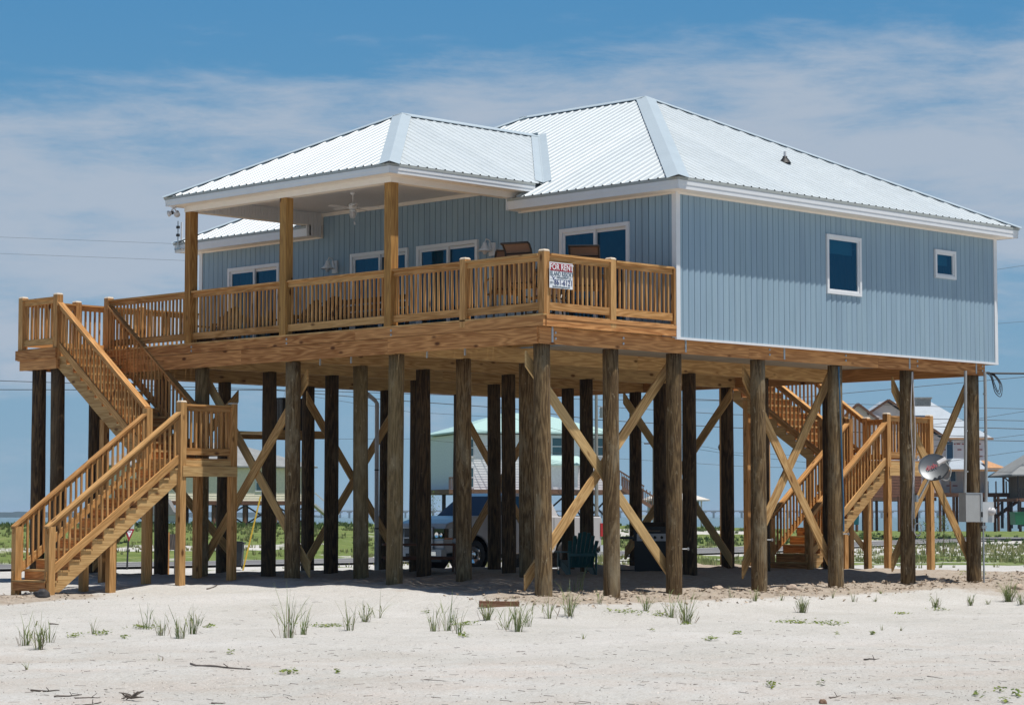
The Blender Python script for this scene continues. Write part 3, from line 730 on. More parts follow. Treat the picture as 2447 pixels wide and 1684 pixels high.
for i, (a, b) in enumerate(doors):
    mb = MB(); ring(mb, 1, 0, -1, a, b, 5.13, 7.13, .075, -.06, .05)
    m_ = (a+b)/2
    ring(mb, 1, 0, -1, m_-.03, b-.075, 5.2, 7.055, .055, -.02, .02); ring(mb, 1, 0, -1, a+.075, m_+.03, 5.2, 7.055, .055, -.058, -.022)
    f_ = mb.build('sliding_door', M['white'], H, bevel=.004)
    for s0, s1, x_ in ((m_, b-.12, 0.0), (a+.12, m_, .04)):
        g = MB(); g.quad([(x_, s0, 5.25), (x_, s1, 5.25), (x_, s1, 7.01), (x_, s0, 7.01)]); g.build('glass_pane', M['glass'], f_)
    c = MB(); n = 14
    for s0, s1 in (((b-.62, b-.15), (a+.1, a+.3)) if i != 0 else ((a+.1, a+.22), (b-.3, b-.15))):
        for k in range(n):
            ya, yb = s0+(s1-s0)*k/n, s0+(s1-s0)*(k+1)/n
            c.quad([(.2+.03*math.sin(k*1.9), ya, 5.16), (.2+.03*math.sin((k+1)*1.9), yb, 5.16), (.2+.03*math.sin((k+1)*1.9), yb, 7.03), (.2+.03*math.sin(k*1.9), ya, 7.03)])
    c.build('curtain', cur, f_)

# piles --------------------------------------------------------------------
GX = [-3.2, -1.45, .25, 2.7, 5.1, 7.52, 9.88]; GY = [.3, 4.1, 7.05, 9.92, 13.6]
def pile(x, y, top, r, m, parent, lbl=None):
    mb = MB(); n = 18; k = 12; z0 = ground_z(x, y, False)-.5
    ph = random.uniform(0, 99); lx, ly = random.uniform(-.03, .03), random.uniform(-.03, .03)
    rings = []
    for i in range(k+1):
        z = z0+(top-z0)*i/k; rr = r*(1.02-.08*i/k)
        rings.append([(x+lx*(i/k-.5)+(rr*(1+.05*noise.noise(Vector((math.cos(6.283*j/n)*1.5+ph, math.sin(6.283*j/n)*1.5, z*.9)))))*math.cos(6.283*j/n),
                       y+ly*(i/k-.5)+(rr*(1+.05*noise.noise(Vector((math.cos(6.283*j/n)*1.5+ph, math.sin(6.283*j/n)*1.5, z*.9)))))*math.sin(6.283*j/n), z) for j in range(n)])
    tn = random.random()
    for i in range(k):
        for j in range(n):
            j2 = (j+1) % n; v0, v1 = ph+(z0+(top-z0)*i/k), ph+(z0+(top-z0)*(i+1)/k)
            mb.quad([rings[i][j], rings[i][j2], rings[i+1][j2], rings[i+1][j]], [(v0, j/n*.95), (v0, (j+1)/n*.95), (v1, (j+1)/n*.95), (v1, j/n*.95)], tn)
    mb.quad(rings[-1], None, tn)
    return mb.build('pile', m, parent, smooth=True, label=lbl)
for j, y in enumerate(GY):
    for i, x in enumerate(GX):
        dark = j >= 2 and i > 0 or (j == 4) or (j == 1 and i > 3)
        pile(x, y, ZB+.005, .154, M['pile_dark'] if dark and not (j == 2 and i < 2) else M['pile'], H)
# floor structure: beams along x on every pile row, rim boards, joists, plywood
rim = MB()
rim.beam((-3.46, .13, ZB+.143), (2.2, .13, ZB+.143), .045, .286, (0, 1, 0)); rim.beam((2.205, .13, ZB+.143), (6.3, .13, ZB+.143), .045, .286, (0, 1, 0)); rim.beam((6.305, .13, ZB+.143), (10.1, .13, ZB+.143), .045, .286, (0, 1, 0))
for a, b in ((.155, 4.0), (4.003, 8.3), (8.303, 12.1), (12.103, 14.2)): rim.beam((-3.47, a, ZB+.143), (-3.47, b, ZB+.143), .045, .286, (1, 0, 0))
rim.beam((10.1, .13, ZB+.143), (10.1, 13.8, ZB+.143), .045, .286, (1, 0, 0)); rim.beam((-3.4, 13.9, ZB+.143), (10.1, 13.9, ZB+.143), .045, .286, (0, 1, 0))
rim.build('rim_beam', M['wood_o'], H)
ban = MB()
for a, b in ((-.0, 4.9), (4.903, 9.9), (9.903, 14.2)): ban.beam((-3.466, a, 5.016), (-3.466, b, 5.016), .06, .182, (1, 0, 0))
ban.beam((-3.43, .006, 4.995), (-.03, .006, 4.995), .05, .15, (0, 1, 0)); ban.beam((-3.43, .0, 5.085), (-.03, .0, 5.085), .06, .06, (0, 1, 0))
ban.build('deck_fascia', M['wood_o'], H)
for y in GY[1:]:
    b = MB(); b.beam((-3.44, y-.06, ZB+.143), (3.4, y-.06, ZB+.143), .06, .286, (0, 1, 0)); b.beam((3.405, y-.06, ZB+.143), (10.07, y-.06, ZB+.143), .06, .286, (0, 1, 0))
    b.beam((-3.44, y+.003, ZB+.140), (10.07, y+.003, ZB+.140), .06, .286, (0, 1, 0)); b.build('floor_beam', M['wood'], H)
j_ = MB(); x = -3.1
while x < 0: j_.beam((x, .16, 4.995), (x, 14.1, 4.995), .04, .18, (1, 0, 0)); x += .41
j_.build('deck_joist', M['wood'], H)
pl = MB()
for a in range(9):
    for b in range(6):
        x0, y0 = a*1.16-.0, .2+b*2.32
        pl.box((max(.0, x0)+.006, y0+.006, 4.914), (min(x0+1.154, 10.05), min(y0+2.31, 14.1), 4.926))
pl.build('underfloor_panel', M['ply'], H)
db = MB(); x = -3.5
while x < -.03: db.box((x, -.0 if x > -3.4 else -.02, 5.109), (x+.138, 14.2, 5.135)); x += .146
db.build('deck_board', M['wood'], H)
# strap ties and bolts
def bolt(p_, ax_, s_=1):
    st = MB(); st.lathe([(0, .012), (.022, .01), (.024, 0)], p_, 8, .5, Vector(ax_).normalized()); st.build('bolt', M['galv'], H)
for x in (-3.18, .35, 3.25, 7.35, 9.75): st = MB(); st.box((x, .100, ZB+.03), (x+.045, .1075, ZB+.31)); st.build('steel_strap', M['galv'], H)
for x in GX: bolt((x+.12, .105, ZB+.2), (0, -1, 0)); bolt((x+.12, .105, ZB+.1), (0, -1, 0))
for y in (4.0, 7.0, 10.0):
    for z in (4.97, 5.05): bolt((-3.494, y-.1, z), (-1, 0, 0))
for x, z in ((-3.2, .75), (.25, 1.05), (2.7, 1.2), (5.1, 1.3)): st = MB(); st.tube([(x+.12, .27, z), (x+.27, .2, z)], .012, 6); st.lathe([(0, .02), (.03, .018), (.03, 0)], (x+.262, .204, z), 8, .5, Vector((1, -.3, 0))); st.build('bolt', M['galv'], H)
for y in (2.2, 3.2, 5.3, 6.2): st = MB(); st.box((-3.25, y, ZB-.1), (-3.22, y+.02, ZB+.05)); st.build('steel_strap', M['galv'], H)

# cross braces -------------------------------------------------------------
def brace(p0, p1, w_=.19, t_=.04):
    d = Vector(p1)-Vector(p0); hd = Vector((d.x, d.y, 0)).normalized(); side = Vector((-hd.y, hd.x, 0))
    mb = MB(); mb.beam(p0, p1, t_, w_, side, None, True); return mb.build('cross_brace', M['wood'], H)
yb = .50
brace((-3.42, yb, 4.38), (.42, yb, .55)); brace((.42, yb+.045, 4.42), (-3.4, yb+.045, .50))
brace((2.5, yb, 4.38), (5.27, yb, .62)); brace((5.25, yb+.045, 4.4), (2.5, yb+.045, .62))
brace((7.3, yb, 4.36), (10.03, yb, .72)); brace((10.03, yb+.045, 4.38), (7.3, yb+.045, .68))
yb = 13.4
for a, b in ((-3.4, .45), (2.48, 5.3), (7.3, 10.1)):
    brace((a, yb, 4.36), (b, yb, .72)); brace((b, yb-.045, 4.32), (a, yb-.045, .62))
brace((-3.0, 6.85, 4.35), (-3.0, 10.1, .72)); brace((-2.955, 10.1, 4.42), (-2.955, 6.82, .62))
brace((9.7, 6.75, 4.50), (9.7, 10.1, .75)); brace((9.655, 10.1, 4.50), (9.655, 6.75, .62))

# porch columns --------------------------------------------------------------
for y in (3.98, 7.01, 10.02):
    mb = MB(); mb.beam((-3.43, y, 5.135), (-3.43, y, 7.80), .184, .184, (1, 0, 0)); mb.build('porch_column', M['column'], H, bevel=.006)

# railings ---------------------------------------------------------------------
def post(x, y, z0, z1, parent, s=.14, dome=True, m=None):
    mb = MB(); mb.beam((x, y, z0), (x, y, z1), s, s, (1, 0, 0)); o = mb.build('post', m or M['rail'], parent, bevel=.005)
    if dome:
        c = MB(); q = s/2*1.02; d = q*.75
        c.box((x-q, y-q, z1), (x+q, y+q, z1+.012)); c.quad([(x-q, y-q, z1+.012), (x+q, y-q, z1+.012), (x+d, y-d, z1+.035), (x-d, y-d, z1+.035)])
        c.quad([(x+q, y-q, z1+.012), (x+q, y+q, z1+.012), (x+d, y+d, z1+.035), (x+d, y-d, z1+.035)]); c.quad([(x+q, y+q, z1+.012), (x-q, y+q, z1+.012), (x-d, y+d, z1+.035), (x+d, y+d, z1+.035)])
        c.quad([(x-q, y+q, z1+.012), (x-q, y-q, z1+.012), (x-d, y-d, z1+.035), (x-d, y+d, z1+.035)]); c.quad([(x-d, y-d, z1+.035), (x+d, y-d, z1+.035), (x+d, y+d, z1+.035), (x-d, y+d, z1+.035)])
        c.build('post_cap', capm, o)
    return o
capm = plain('pale_post_cap', (.62, .52, .40), .7)
def railing(p0, p1, z, parent, ends=(.07, .07), name='railing', floor=None, sp=.12, h=1.05):
    """horizontal or sloping railing section between posts; z0/z1 = floor levels at both ends"""
    z0, z1 = z if isinstance(z, tuple) else (z, z)
    a = Vector((p0[0], p0[1], z0)); b = Vector((p1[0], p1[1], z1)); d = b-a; hl = math.hypot(d.x, d.y); hd = Vector((d.x/hl, d.y/hl, 0)); side = Vector((-hd.y, hd.x, 0))
    sl = (z1-z0)/hl
    A = a+hd*ends[0]+Vector((0, 0, sl*ends[0])); B = b-hd*ends[1]-Vector((0, 0, sl*ends[1]))
    U = lambda q: Vector((0, 0, q))
    mb = MB()
    mb.beam(A+U(h-.018), B+U(h-.018), .145, .036, side, None, True)
    mb.beam(A+U(h-.085), B+U(h-.085), .04, .095, side, None, True)
    o = mb.build(name, M['rail'], parent)
    mb = MB(); mb.beam(A+U(.135), B+U(.135), .04, .135 if sl == 0 else .14, side, None, True); mb.build('bottom_rail', M['rail'], o)
    n = max(1, int(round((hl-ends[0]-ends[1])/sp))); step = (hl-ends[0]-ends[1])/n
    sg = OUT[0]*side
    for k in range(n):
        q = A+hd*((k+.5)*step)+U(sl*(k+.5)*step)
        bb = MB(); w_ = .036
        bb.beam(q+U(.1)+side*.0+sg*.037, q+U(h-.05)+sg*.037, w_, w_, side); bb.build('baluster', M['rail'], o)
    return o
OUT = [1]
FL = 5.135
fronty = [.07, 2.01, 3.98, 7.01, 10.02, 12.85]
post(-3.40, .07, FL-.01, 6.22, H); post(-3.43, 2.01, 5.0, 6.22, H); 
for a, b in zip(fronty, fronty[1:]):
    ea = .092 if a in (3.98, 7.01, 10.02) else .07; eb = .092 if b in (3.98, 7.01, 10.02) else .07
    OUT[0] = -1
    railing((-3.43, a), (-3.43, b), FL, H, (ea, eb))
post(-1.72, .05, 4.98, 6.20, H); OUT[0] = 1
railing((-3.40, .03), (-1.72, .03), FL, H); railing((-1.72, .03), (-.06, .03), FL, H, (.07, .04))
mb = MB(); mb.beam((-.055, .03, FL), (-.055, .03, 6.17), .04, .09, (1, 0, 0)); mb.build('post', M['rail'], H)
# stair platform beyond the front line and rail along the far side
for a, b in (((-4.7, 14.13), (-3.35, 14.13)), ((-3.35, 14.13), (-1.65, 14.13)), ((-1.65, 14.13), (-.03, 14.13))): railing(a, b, FL, H)
OUT[0] = -1
railing((-4.7, 12.85), (-4.7, 14.13), FL, H)
for x, y in ((-4.7, 12.85), (-4.7, 14.13), (-3.43, 12.85), (-3.35, 14.13), (-1.65, 14.13)): post(x, y, 4.9, 6.22, H, s=.145)
mb = MB(); y = -4.78
while y < -3.52: mb.box((y, 12.78, 5.109), (y+.138, 14.2, 5.135)); y += .146
mb.beam((-4.79, 12.76, 5.012), (-4.79, 14.24, 5.012), .045, .20, (1, 0, 0)); mb.beam((-4.76, 12.78, 4.80), (-4.76, 14.12, 4.80), .045, .22, (1, 0, 0))
mb.beam((-4.76, 14.22, 5.0), (-3.5, 14.22, 5.0), .04, .2, (0, 1, 0)); mb.beam((-4.76, 12.82, 4.8), (-3.5, 12.82, 4.8), .04, .2, (0, 1, 0)); mb.beam((-4.76, 14.1, 4.8), (-3.5, 14.1, 4.8), .04, .2, (0, 1, 0))
mb.build('stair_platform', M['wood_o'], H)
pile(-4.62, 13.62, 4.70, .155, M["pile_dark"], H); pile(-4.58, 12.98, 4.7, .15, M["pile_dark"], H)
# ------------------------------------------------------------------ staircases
def flight(root, o, d, s, w_, n, rise, run, z0, up_len=0):
    """o: (x,y) of the bottom riser at the first side; d: unit plan direction going up; s: unit plan direction across; n risers from z0"""
    D = Vector((d[0], d[1], 0)); S = Vector((s[0], s[1], 0)); O = Vector((o[0], o[1], z0))
    for k in range(n-1):
        q = O+D*(k*run)+Vector((0, 0, (k+1)*rise))
        mb = MB()
        for a in (0.0, .145):
            mb.beam(q+D*(a-.03+.0675)-S*.02-Vector((0, 0, .018)), q+D*(a-.03+.0675)+S*(w_+.02)-Vector((0, 0, .018)), .135, .034, D)
        mb.build('tread', M['wood'], root)
    for k in range(n):
        q = O+D*(k*run)+Vector((0, 0, k*rise)); mb = MB()
        mb.beam(q+D*.012+Vector((0, 0, rise/2-.018)), q+D*.012+S*w_+Vector((0, 0, rise/2-.018)), .02, rise-.036, D); mb.build('riser', M['wood_o'], root)
    # cut stringers
    L_ = (n-1)*run; dep = .30
    poly = [(0.02, -.02)]
    for k in range(n):
        poly.append((k*run+.024, (k+1)*rise-.036)); 
        if k < n-1: poly.append(((k+1)*run+.024, (k+1)*rise-.036))
    sl = rise/run
    poly.append((L_+.16, n*rise-.036)); poly.append((L_+.16, n*rise-.036-dep+.02))
    poly.append((.12, -.06))
    # make the lower edge parallel
    xk = L_+.16; yk = n*rise-.036-dep
    poly[-2] = (xk, yk); poly[-1] = (max(.1, xk-(yk+.02)/sl), -.02)
    for a in (.0, w_/2-.02, w_-.04):
        mb = MB(); mb.prism(poly, O+S*a, D, (0, 0, 1), S*.04, random.random()); mb.build('stringer', M['wood'], root)


def staircase(name, label, lx, ly, zl, zt, zg, lower_n, upper_n, posts, group, wx=1.25, wl=1.1):
    """landing corner (lx,ly) nearest the camera; landing 1.25 (x) by 1.1 (y); lower flight goes down -x, upper flight rises +y"""
    st = empty(name, label, 'staircase', group, (lx, ly, zg))
    mk = st
    def P(o): o.matrix_parent_inverse = Matrix.Translation((-lx, -ly, -zg)); return o
    before = set(bpy.data.objects)
    wy = 1.1
    lr = (zl-zg)/lower_n; run = 3.05/(lower_n-1)
    flight(st, (lx-3.05-.02, ly+.02), (1, 0), (0, 1), wy-.04, lower_n, lr, run, zg)
    ur = (zt-zl)/upper_n; urun = (3.1)/(upper_n-1)*1.0
    flight(st, (lx+wx-.04, ly+wl+.03), (0, 1), (-1, 0), wx-.06, upper_n, ur, (3.1-.03)/(upper_n-1), zl)
    # landing
    mb = MB(); y = ly-.03
    while y < ly+wl: mb.box((lx-.03, y, zl-.03), (lx+wx+.06, min(y+.138, ly+wl+.05), zl)); y += .146
    mb.build('landing_board', M['rail'], st)
    mb = MB()
    for yy in (ly-.03, ly+wl): mb.beam((lx-.02, yy, zl-.125), (lx+wx+.06, yy, zl-.125), .04, .185, (0, 1, 0)); mb.beam((lx-.02, yy-.042 if yy < ly else yy+.042, zl-.25), (lx+wx+.06, yy-.042 if yy < ly else yy+.042, zl-.25), .04, .20, (0, 1, 0))
    for xx in (lx-.0, lx+wx+.04): mb.beam((xx, ly, zl-.125), (xx, ly+wl, zl-.125), .04, .185, (1, 0, 0)); 
    mb.build('landing_frame', M['wood'], st)
    h = 1.05
    rl = M['rail']
    # landing posts and rails
    for (x, y, b, t) in ((lx, ly, zg-.5, zl+1.08), (lx+wx, ly, zg-.5, zl+1.08), (lx, ly+wy, zg-.5, zl+h-.05), (lx+wx, ly+wl, zg-.5, zl+1.08)):
        post(x, y, b, t, st, dome=t > zl+h)
    OUT[0] = 1; railing((lx, ly), (lx+wx, ly), zl, st, name='landing_railing')
    railing((lx+wx, ly), (lx+wx, ly+wl), zl, st, name='landing_railing')
    if wl > wy+.2: post(lx, ly+wl, zg-.5, zl+h-.05, st, dome=False); railing((lx, ly+wy), (lx, ly+wl), zl, st, name='landing_railing')
    # lower flight rails
    xb = lx-2.98
    zb = zg+.20
    for y in (ly, ly+wy):
        post(xb, y, zg-.4, zb+h-.06, st, dome=False)
        OUT[0] = 1 if y == ly else -1
        railing((xb-.09, y), (lx-.0, y), (zb-.06, zl-.1), st, (.0, .07), name='stair_railing')
    # upper flight rails
    for x in (lx, lx+wx):
        OUT[0] = -1 if x == lx else 1
        railing((x, ly+wl+.0), (x, ly+wl+3.12), (zl-.02, zt-.06), st, (-.0, .07), name='stair_railing')
    for (x, y, t) in posts: post(x, y, zg-.5, t, st, dome=False)
    for o in set(bpy.data.objects)-before:
        if o.parent == st: P(o)
    return st


SG = 'switchback stairs of the blue-grey house'
staircase('wooden_staircase', 'sunlit timber switchback stairs left of the house, starting in the open sand', -4.7, 8.61, 2.77, 5.12, .27, 13, 13,
          [(-6.25, 8.715, 1.36), (-6.24, 9.605, 1.36), (-5.6, 9.605, 1.8), (-3.5, 11.3, 3.6), (-4.6, 11.3, 3.6)], SG)
staircase('wooden_staircase', 'timber switchback stairs rising behind the pile with the blue cable', 12.84, 4.67, 2.95, 5.12, .42, 13, 12,
          [(11.3, 4.775, 1.5), (11.3, 5.665, 1.5), (12.92, 8.95, 4.5), (14.47, 8.2, 4.0), (12.86, 9.66, 5.1), (14.55, 9.66, 5.1)], SG, 1.71, 1.85)
rs = bpy.data.objects['wooden_staircase.001']
for a_, b_, y_ in (((12.7, 2.35), (14.7, .75), 6.62), ((14.7, 2.45), (12.7, .85), 6.67)):
    mb = MB(); mb.beam((a_[0], y_, a_[1]), (b_[0], y_, b_[1]), .04, .14, (0, 1, 0)); o = mb.build('cross_brace', M['wood'], rs); o.matrix_parent_inverse = Matrix.Translation((-12.84, -4.67, -.42))
mb = MB(); mb.box((10.42, 9.6, 5.0), (14.65, 11.8, 5.13)); mb.build('rear_deck', M['wood'], H)
OUT[0] = 1
railing((14.55, 9.66), (14.55, 11.7), FL, H); railing((10.5, 9.66), (12.84, 9.66), FL, H)
for x, y in ((14.55, 9.66), (14.55, 11.7), (12.84, 9.66)): post(x, y, FL, 6.22, H)

# ------------------------------------------------------------------ fittings on the house
def T(x, y, z, rz=0, rx=0, ry=0): return Matrix.Translation((x, y, z)) @ Matrix.Rotation(rz, 4, 'Z') @ Matrix.Rotation(ry, 4, 'Y') @ Matrix.Rotation(rx, 4, 'X')
for i, y in enumerate((4.78, 9.52)):
    t = empty('wall_lantern', ['white bell wall lantern between the two right-hand sliding doors', 'white bell wall lantern left of the porch sliding doors'][i], 'lamp', 'wall lanterns on the front wall', (0, y, 6.9))
    def pl_(o): return o
    mb = MB(); mb.box((-.045, -.08, -.13), (-.005, .08, .13)); mb.build('back_plate', M['white'], t, bevel=.006)
    mb = MB(); mb.tube([(-.03, 0, .0), (-.10, 0, .17), (-.19, 0, .19), (-.23, 0, .12)], .012, 8); mb.build('arm', M['white'], t, smooth=True)
    mb = MB(); mb.lathe([(.0, .13), (.035, .12), (.05, .06), (.085, .0), (.15, -.055), (.14, -.055), (.075, 0), (.0, .09)], (-.23, 0, 0), 20); mb.build('bell_shade', M['white'], t, smooth=True)
    mb = MB(); mb.lathe([(0, .05), (.045, .02), (.055, -.05), (.03, -.11), (0, -.125)], (-.23, 0, 0), 14); mb.build('lamp_globe', M['pvc'], t, smooth=True)
fan = empty('ceiling_fan', 'white five-blade ceiling fan with caged light under the porch ceiling', 'fan', loc=(-1.75, 6.98, 7.77)); fan.scale = (.78,)*3
mb = MB(); mb.lathe([(0, .40), (.075, .39), (.07, .345), (.025, .32), (.014, .31), (.014, .13), (.05, .12), (.11, .09), (.125, .03), (.11, -.03), (.05, -.05), (0, -.05)], n=20); mb.build('motor_housing', M['white'], fan, smooth=True)
for k in range(5):
    mb = MB(); a = 6.2832*k/5+.35; d = Vector((math.cos(a), math.sin(a), 0)); s_ = Vector((-math.sin(a), math.cos(a), .18))
    mb.beam(d*.10, d*.24, .04, .01, s_); mb.prism([(.2, -.05), (.64, -.075), (.68, -.04), (.68, .04), (.64, .075), (.2, .05)], (0, 0, 0), d, s_, (0, 0, .01)); mb.build('fan_blade', M['ceiling'], fan)
mb = MB(); mb.lathe([(0, -.05), (.085, -.06), (.095, -.10), (.09, -.11)], n=20); g = mb.build('light_fitting', M['white'], fan, smooth=True)
mb = MB(); mb.lathe([(.06, -.10), (.075, -.14), (.07, -.20), (.03, -.245), (0, -.25)], n=16); mb.build('lamp_globe', M['pvc'], g, smooth=True)
mb = MB()
for k in range(8):
    a = 6.2832*k/8; mb.tube([(.09*math.cos(a), .09*math.sin(a), -.10), (.095*math.cos(a), .095*math.sin(a), -.17), (.05*math.cos(a), .05*math.sin(a), -.26), (0, 0, -.28)], .005, 5)
mb.build('wire_guard', M['white'], g)
for k, q in enumerate(((.1, .03), (-.04, -.1))):
    mb = MB(); mb.tube([(q[0], q[1], -.08), (q[0], q[1], -.36)], .002, 4); mb.lathe([(0, -.36), (.01, -.38), (.01, -.43), (0, -.44)], (q[0], q[1], 0), 8); mb.build('pull_chain', M['white'], fan)
fl = empty('floodlight', 'small twin floodlight under the left corner of the porch eave', 'lamp', loc=(-3.7, 10.25, 7.915))
mb = MB(); mb.lathe([(0, 0), (.06, 0), (.055, -.03), (0, -.035)], n=14); mb.tube([(0, 0, -.03), (.03, -.04, -.11)], .014, 8); mb.tube([(0, 0, -.03), (-.05, .03, -.09)], .014, 8); mb.build('mount', M['pvc'], fl)
for k, (c, ax) in enumerate((((-.06, .05, -.14), Vector((-1, .35, -.35))), ((.04, -.05, -.15), Vector((-.6, -.7, -.6))))):
    mb = MB(); mb.lathe([(0, -.09), (.035, -.08), (.035, -.02), (.065, .035), (.062, .045), (0, .04)], c, 14, .5, ax.normalized()); mb.build('lamp_head', M['pvc'], fl, smooth=True)
    mb = MB(); mb.lathe([(.0365, -.055), (.038, -.05), (.038, -.03), (.0365, -.02)], c, 14, .5, ax.normalized()); mb.build('black_collar', M['black'], fl)
an = empty('antenna', 'white wireless antenna clamped at the far left eave', 'antenna', loc=(-.46, 14.42, 7.72))
mb = MB(); mb.tube([(0, 0, -.08), (0, 0, .55)], .016, 8); mb.tube([(0, .0, -.05), (.0, -.22, -.1)], .014, 8); mb.box((-.02, -.1, -.1), (.02, .1, -.06)); mb.build('mast', M['galv'], an)
mb = MB(); mb.box((.03, -.10, .12), (.05, -.06, .52)); mb.build('panel', M['white'], an, bevel=.004)
mb = MB(); mb.box((-.03, -.03, .2), (.03, .03, .26)); mb.box((-.03, -.03, .38), (.03, .03, .44)); mb.build('clamp', M['black'], an)
vp = empty('roof_vent', 'black rubber-booted vent pipe on the right roof slope', 'vent pipe', loc=(5.48, 1.80, ZE+SL*(1.80+OV)))
mb = MB(); mb.lathe([(.13, -.04), (.09, .02), (.05, .07), (.048, .1), (0, .1)], n=14); mb.build('rubber_boot', M['black'], vp, smooth=True)
mb = MB(); mb.lathe([(.03, .08), (.03, .2), (0, .2)], n=10); mb.build('pipe', M['pvc'], vp)
# for-rent sign
sg = empty('for_rent_sign', 'white and red FOR RENT sign wired to the corner railing', 'sign', loc=(-3.085, -.032, 5.80))
mb = MB(); mb.box((-.29, -.006, -.215), (.29, .0, .235)); mb.build('board', M['signwhite'], sg)
mb = MB(); mb.box((-.28, -.0085, .085), (.28, -.0065, .218)); mb.build('red_band', M['red'], sg)
RX = lambda x, z: T(x, -.0095, z, rx=R(90))
text_mesh('lettering', 'FOR RENT', .145, M['signwhite'], sg, RX(.01, .150), squeeze=.88, bold=.0015)
text_mesh('lettering', 'ISLAND RESORT', .11, M['signgrey'], sg, RX(.01, .035), squeeze=.74, bold=.001)
text_mesh('lettering', 'MANAGEMENT LLC', .05, M['signgrey'], sg, RX(.07, -.028), squeeze=.85)
mb = MB()
for sx in (-1, 1): mb.prism([(0, 0), (sx*.055, .035), (sx*.035, .01), (0, -.015)], (-.19, -.0075, -.035), (1, 0, 0), (0, 0, 1), (0, -.002, 0))
mb.prism([(-.012, 0), (.012, 0), (.006, -.03), (-.006, -.03)], (-.19, -.0075, -.045), (1, 0, 0), (0, 0, 1), (0, -.002, 0)); mb.build('bird_logo', M['navy'], sg)
mb = MB(); mb.box((-.27, -.0085, -.065), (.28, -.0065, -.061)); mb.build('rule', M['signgrey'], sg)
text_mesh('lettering', '(251)', .05, M['signgrey'], sg, RX(-.235, -.122), squeeze=.8)
text_mesh('lettering', '861-6121', .135, M['navy'], sg, RX(.055, -.115), squeeze=.90, bold=.0015)
text_mesh('lettering', 'IslandResortManagement.com', .042, M['signgrey'], sg, RX(0, -.188), squeeze=.86)
# dish
ds = empty('satellite_dish', 'grey satellite dish on an arm fixed to the second pile from the right', 'satellite dish', loc=(7.6, .1, 2.0))
ax = Vector((-.80, -.52, .50)).normalized(); c0 = Vector((.10, -.33, .62))
mb = MB(); pr = []
for k in range(9): r_ = .31*k/8; pr.append((max(r_, 1e-7), .5*r_*r_))
mb2 = MB(); A_ = ax.to_track_quat('Z', 'Y')
dishm = plain('dish_grey', (.13, .14, .15), .42, metal=.6, var=.03)
mb.lathe(pr+[(.314, .058), (.305, .045)], c0, 40, .5, ax); mb.build('reflector', dishm, ds, smooth=True)
RC = Vector((S2, -S2, 0)); fpos = c0+ax*.30+RC*.16
mb = MB(); mb.tube([(-.07, .02, .0), (.02, -.02, .02), (.09, -.28, .5)], .022, 8); mb.tube([c0-ax*.01, c0-ax*.09], .05, 8); mb.box((-.12, -.05, -.06), (-.05, .09, .08)); mb.tube(smooth_pts([c0-ax*.04-Vector((0, 0, .1)), c0+RC*.26-Vector((0, 0, .24)), c0+RC*.35+ax*.1-Vector((0, 0, .09)), fpos+RC*.08]), .014, 8); mb.build('support_arm', M['galv'], ds)
mb = MB(); hd_ = (RC+Vector((0, 0, .55))).normalized(); mb.beam(fpos-hd_*.08, fpos+hd_*.11, .075, .06, ax.cross(hd_)); mb.lathe([(0, .0), (.035, 0), (.03, -.09), (0, -.09)], fpos-hd_*.06, 12, .5, ax); mb.lathe([(0, .0), (.035, 0), (.03, -.09), (0, -.09)], fpos+hd_*.05, 12, .5, ax); mb.build('receiver_head', M['pvc'], ds)
rx_ = Vector((0, 0, 1)).cross(ax).normalized(); uy_ = ax.cross(rx_)
tm = Matrix((rx_.to_4d(), uy_.to_4d(), ax.to_4d(), Vector((0, 0, 0, 1)))).transposed(); tm = Matrix.Translation(c0+ax*.03+uy_*.02-rx_*.05) @ Matrix([[rx_.x, uy_.x, ax.x, 0], [rx_.y, uy_.y, ax.y, 0], [rx_.z, uy_.z, ax.z, 0], [0, 0, 0, 1]])
text_mesh('lettering', 'dish', .15, plain('dish_red', (.40, .03, .05), .5), ds, tm @ Matrix.Rotation(R(24), 4, 'Z'), ext=.003)
mb = MB(); mb.tube([(-.09, -.1, .82), (-.18, -.14, .78)], .012, 6); mb.tube([(-.09, -.1, .85), (-.2, -.16, .88)], .01, 6); mb.lathe([(0, .02), (.03, .02), (.03, 0), (0, 0)], (-.2, -.16, .84), 8, .5, Vector((-1, -.5, 0))); mb.build('cable_bracket', M['pvc'], ds)
# electric boxes on the last pile
eb = empty('electric_meter_box', 'grey electric disconnect and meter boxes on the rightmost pile', 'meter box', loc=(9.4, .05, 1.83))
mb = MB(); mb.box((-.32, -.11, -.30), (.27, .07, .30)); mb.build('cabinet', M['grey'], eb, bevel=.008)
mb = MB(); mb.box((.20, -.13, -.29), (.27, -.112, .29)); mb.box((-.33, -.12, .295), (.28, .07, .31)); mb.build('cabinet_flange', M['galv'], eb)
mb = MB(); mb.box((.21, -.145, -.20), (.25, -.131, -.09)); mb.build('latch', M['black'], eb)
mb = MB(); mb.box((.275, -.12, -.31), (.70, .06, .12)); mb.build('meter_cabinet', plain('pale_meter_grey', (.44, .46, .47), .45, var=.03), eb, bevel=.008)
mb = MB(); mb.lathe([(0, .12), (.055, .11), (.08, .06), (.085, 0)], (.56, -.12, -.08), 20, .5, Vector((0, -1, 0))); mb.build('meter_dome', M['pvc'], eb, smooth=True)
mb = MB(); mb.box((.50, -.19, -.04), (.62, -.17, .0)); mb.build('meter_plate', M['white'], eb)
